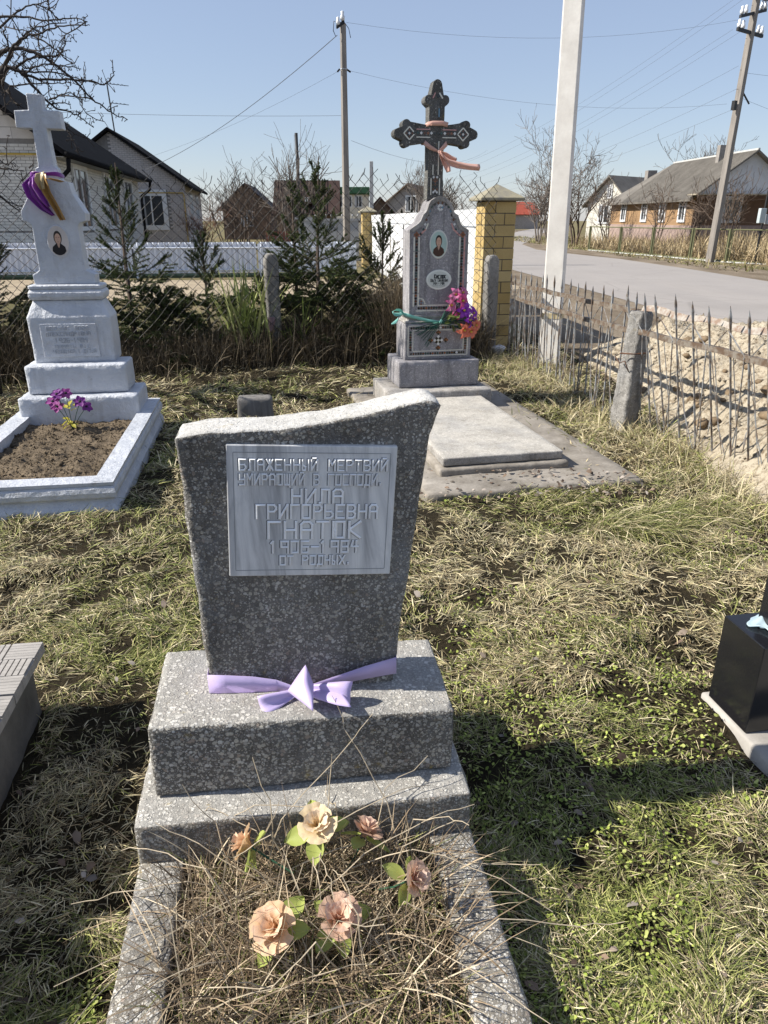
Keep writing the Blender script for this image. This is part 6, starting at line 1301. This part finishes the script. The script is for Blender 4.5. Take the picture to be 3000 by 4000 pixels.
# tall straw at the left flank of the mosaic tomb
n = 1500; xx = RNG.normal(.28,.16,n); yy = RNG.normal(8.9,.12,n); V, F = blades(np.c_[xx,yy,np.zeros(n)], RNG.uniform(0,6.28,n), RNG.uniform(.6,1.25,n), RNG.uniform(.005,.009,n), RNG.uniform(1.25,1.57,n), RNG.normal(-.3,.25,n), RNG.normal(0,.5,n)); blade_obj('tall_straw', [(V,F,pick(np.array([(.33,.26,.17),(.42,.34,.23),(.25,.19,.12)]),n))])
n = 90; t = thing('iris_clump', 'clump of upright green sword-leaved irises left of the concrete post', 'plant', (-1.60,8.50,0)); x = RNG.normal(0,.12,n); y = RNG.normal(0,.08,n); V, F = blades(np.c_[x,y,np.zeros(n)], RNG.uniform(0,6.28,n), RNG.uniform(.8,1.25,n), RNG.uniform(.022,.036,n), RNG.uniform(1.25,1.5,n), RNG.normal(-.3,.2,n), RNG.normal(0,.3,n), 4); blade_obj('leaves', [(V,F,pick(np.array([(.32,.36,.12),(.40,.42,.17),(.24,.29,.09)]),n))], None, t)
n = 40; t = thing('iris_clump', 'smaller clump of green sword leaves right of the concrete post', 'plant', (-1.02,8.62,0)); x = RNG.normal(0,.07,n); y = RNG.normal(0,.06,n); V, F = blades(np.c_[x,y,np.zeros(n)], RNG.uniform(0,6.28,n), RNG.uniform(.45,.85,n), RNG.uniform(.018,.03,n), RNG.uniform(1.15,1.5,n), RNG.normal(-.4,.2,n), RNG.normal(0,.3,n), 4); blade_obj('leaves', [(V,F,pick(np.array([(.20,.26,.06),(.26,.32,.09)]),n))], None, t)
# small round leaves of ground cover (many tiny rounded faces)
x, y = sample(42000, .8, 4.4, 1.3, x1=2.3); g = vnoise(x,y,1.6,51)*.7+vnoise(x,y,5,52)*.5+.25*(x > .25)*(y < 2.6)+.15*((x > .3)&(y > 3.4)); k = g > .84; x, y = x[k], y[k]; n = len(x)
z = hz(x,y)+RNG.uniform(.004,.030,n); a = RNG.random(n)*6.283; r = RNG.uniform(.0025,.005,n)*(1+.2*y); ti = RNG.normal(0,.45,(n,2)); ux = np.c_[np.cos(a),np.sin(a),ti[:,0]]*r[:,None]; vx = np.c_[-np.sin(a),np.cos(a),ti[:,1]]*(r*.75)[:,None]; c0 = np.c_[x,y,z]
V = np.stack([c0-ux, c0-ux*.35-vx, c0+ux*.55-vx*.8, c0+ux*1.15, c0+ux*.55+vx*.8, c0-ux*.35+vx],1); Fb = np.array([(0,1,5),(1,2,5),(2,4,5),(2,3,4)]); F = (np.arange(n)[:,None,None]*6+Fb[None]).reshape(-1,3)
blade_obj('ground_cover_leaves', [(V,F,pick(np.array([(.20,.25,.045),(.29,.33,.075),(.14,.18,.035),(.35,.37,.12)]),n))])
# fallen brown leaves
x, y = sample(320, .8, 7.5, 1.5, x1=2.2); xa = RNG.uniform(.2,1.6,240); ya = RNG.uniform(3.95,4.5,240); x = np.r_[x,xa]; y = np.r_[y,ya]; n = len(x); z = hz(x,y)+RNG.uniform(.012,.026,n)+.03*((y > 3.94)&(y < 4.5)&(x > .2)&(x < 1.6))
xb = y > 3.94; a = RNG.random(n)*6.283; r = RNG.uniform(.009,.020,n); ti = RNG.normal(0,.35,(n,2)); ux = np.c_[np.cos(a),np.sin(a),ti[:,0]]*r[:,None]; vx = np.c_[-np.sin(a),np.cos(a),ti[:,1]]*(r*.6)[:,None]; c0 = np.c_[x,y,z]; up = np.c_[np.zeros(n),np.zeros(n),r*.35]
V = np.stack([c0-ux+up*.3, c0-ux*.3-vx+up, c0+ux*.5-vx*.85+up*.6, c0+ux*1.1, c0+ux*.5+vx*.85+up, c0-ux*.3+vx+up*.5],1); F = (np.arange(n)[:,None,None]*6+Fb[None]).reshape(-1,3)
blade_obj('fallen_leaves', [(V,F,pick(np.array([(.17,.12,.085),(.24,.19,.15),(.11,.075,.055),(.30,.26,.22)]),n))])
# grass, straw and long dry stalks inside the front grave
n = 9000; lx = RNG.uniform(.11,.735,n); ly = RNG.uniform(-1.0,0,n); a = R(8); x = -.611+lx*math.cos(a)-ly*math.sin(a); y = 1.323+lx*math.sin(a)+ly*math.cos(a); far = np.clip((ly+.45)/.45,0,1)
isg = RNG.random(n) < lerp(.45,.12,far); V, F = blades(np.c_[x,y,RNG.uniform(-.01,.03,n)], RNG.uniform(0,6.28,n), RNG.uniform(.05,.15,n)*(1+.5*far), RNG.uniform(.0016,.0034,n), RNG.uniform(.1,1.0,n), RNG.normal(-.6,.5,n), RNG.normal(0,.6,n)); col = np.where(isg[:,None],pick(GREEN,n)*.8,pick(np.array([(.30,.22,.14),(.20,.145,.09),(.44,.36,.24)]),n))
s1 = (V,F,col)
n = 1700; lx = RNG.uniform(.12,.72,n); ly = RNG.uniform(-.42,-.01,n); x = -.611+lx*math.cos(a)-ly*math.sin(a); y = 1.323+lx*math.sin(a)+ly*math.cos(a)
V, F = blades(np.c_[x,y,np.zeros(n)], RNG.uniform(0,6.28,n), RNG.uniform(.12,.34,n), RNG.uniform(.0018,.0036,n), RNG.uniform(.5,1.4,n), RNG.normal(-1.1,.6,n), RNG.normal(0,.5,n), 6); s2 = (V,F,pick(np.array([(.34,.26,.17),(.22,.16,.10),(.48,.40,.28),(.15,.11,.07)]),n))
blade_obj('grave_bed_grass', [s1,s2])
b = MB(); rd = random.Random(77); CA, SA = math.cos(R(8)), math.sin(R(8))
def gl2(lx, ly, z): return Vector((-.611+lx*CA-ly*SA, 1.323+lx*SA+ly*CA, z))
LS = [[(.30,-.10,.05),(.36,-.04,.20),(.55,.06,.34),(.60,.09,.385)],[(.66,-.12,.03),(.62,-.02,.20),(.53,.08,.36),(.50,.12,.43)],[(.30,-.16,.10),(.10,-.22,.09),(-.12,-.30,.07)],[(.42,-.10,.12),(.20,-.18,.10),(.02,-.28,.085),(-.06,-.40,.08)],[(.50,-.12,.10),(.66,-.16,.19),(.86,-.24,.15),(.96,-.30,.10)],[(.60,-.30,.10),(.74,-.40,.10),(.90,-.55,.085)],[(.35,-.06,.05),(.33,-.03,.25),(.30,0,.36)],[(.45,-.05,.05),(.47,-.02,.22),(.49,.02,.33)],[(.58,-.05,.05),(.62,0,.22),(.74,.06,.26)],[(.25,-.08,.05),(.20,-.04,.2),(.13,.0,.30)],[(.40,-.20,.08),(.55,-.14,.16),(.72,-.10,.22),(.83,-.08,.22)],[(.30,-.12,.09),(.16,-.06,.17),(.06,-.02,.21)]]
for i in range(30):
    lx = rd.uniform(.15,.70); ly = rd.uniform(-.40,-.02); an = rd.uniform(0,6.28); L = rd.uniform(.18,.42); z1 = rd.uniform(.06,.24); LS.append([(lx,ly,.02),(lx+.3*L*math.cos(an),ly+.3*L*math.sin(an)*.6,z1),(lx+.75*L*math.cos(an),ly+.7*L*math.sin(an)*.6,z1+rd.uniform(-.05,.06)),(lx+L*math.cos(an),min(.05,ly+L*math.sin(an)*.6),max(.07,z1+rd.uniform(-.12,.05)))])
for pts in LS:
    P = [gl2(*p) for p in pts]; Q = []
    for p, q in zip(P, P[1:]):
        for s_ in (0,.33,.66): Q.append(p.lerp(q,s_)+Vector((rd.gauss(0,.003),rd.gauss(0,.003),rd.gauss(0,.003))))
    Q.append(P[-1]); b.tube(Q, [lerp(.0018,.0009,i/len(Q)) for i in range(len(Q))], 4)
b.build('dry_stalks', plain('dry_stalk', (.46,.38,.27), .8, .25, 20, objvar=0), kind='stuff')
# long dry grass behind the mesh panel fence, verge tufts by the road
sets = []
n = 16000; x = RNG.uniform(11.5,24,n); y = RNG.uniform(27,46,n); k = (x > 13.4-(y-29)*.19)&(x < 16.0+.0*y+8*(y < 40))&~((x > 16.2)&(y > 40.5)); x, y = x[k], y[k]; n = len(x)
V, F = blades(np.c_[x,y,np.zeros(n)], RNG.uniform(0,6.28,n), RNG.uniform(.35,1.1,n)*(.6+.9*vnoise(x,y,.35,61)), RNG.uniform(.02,.04,n), RNG.uniform(1.0,1.5,n), RNG.normal(-.5,.4,n), RNG.normal(0,.5,n)); sets.append((V,F,pick(np.array([(.36,.28,.16),(.44,.35,.21),(.26,.19,.11)]),n)))
n = 9000; x = RNG.uniform(9,18,n); y = RNG.uniform(24,75,n); k = (x > 10.9-(y-29)*.03)&(x < 13.2)|((y > 42)&(x > 9.2+(y-42)*.16)); x, y = x[k], y[k]; n = len(x)
V, F = blades(np.c_[x,y,np.zeros(n)], RNG.uniform(0,6.28,n), RNG.uniform(.06,.3,n), RNG.uniform(.02,.05,n), RNG.uniform(.5,1.4,n), RNG.normal(-.6,.4,n), RNG.normal(0,.5,n)); sets.append((V,F,pick(np.array([(.32,.26,.14),(.24,.21,.10),(.17,.17,.06)]),n)))
blade_obj('roadside_dry_grass', sets)
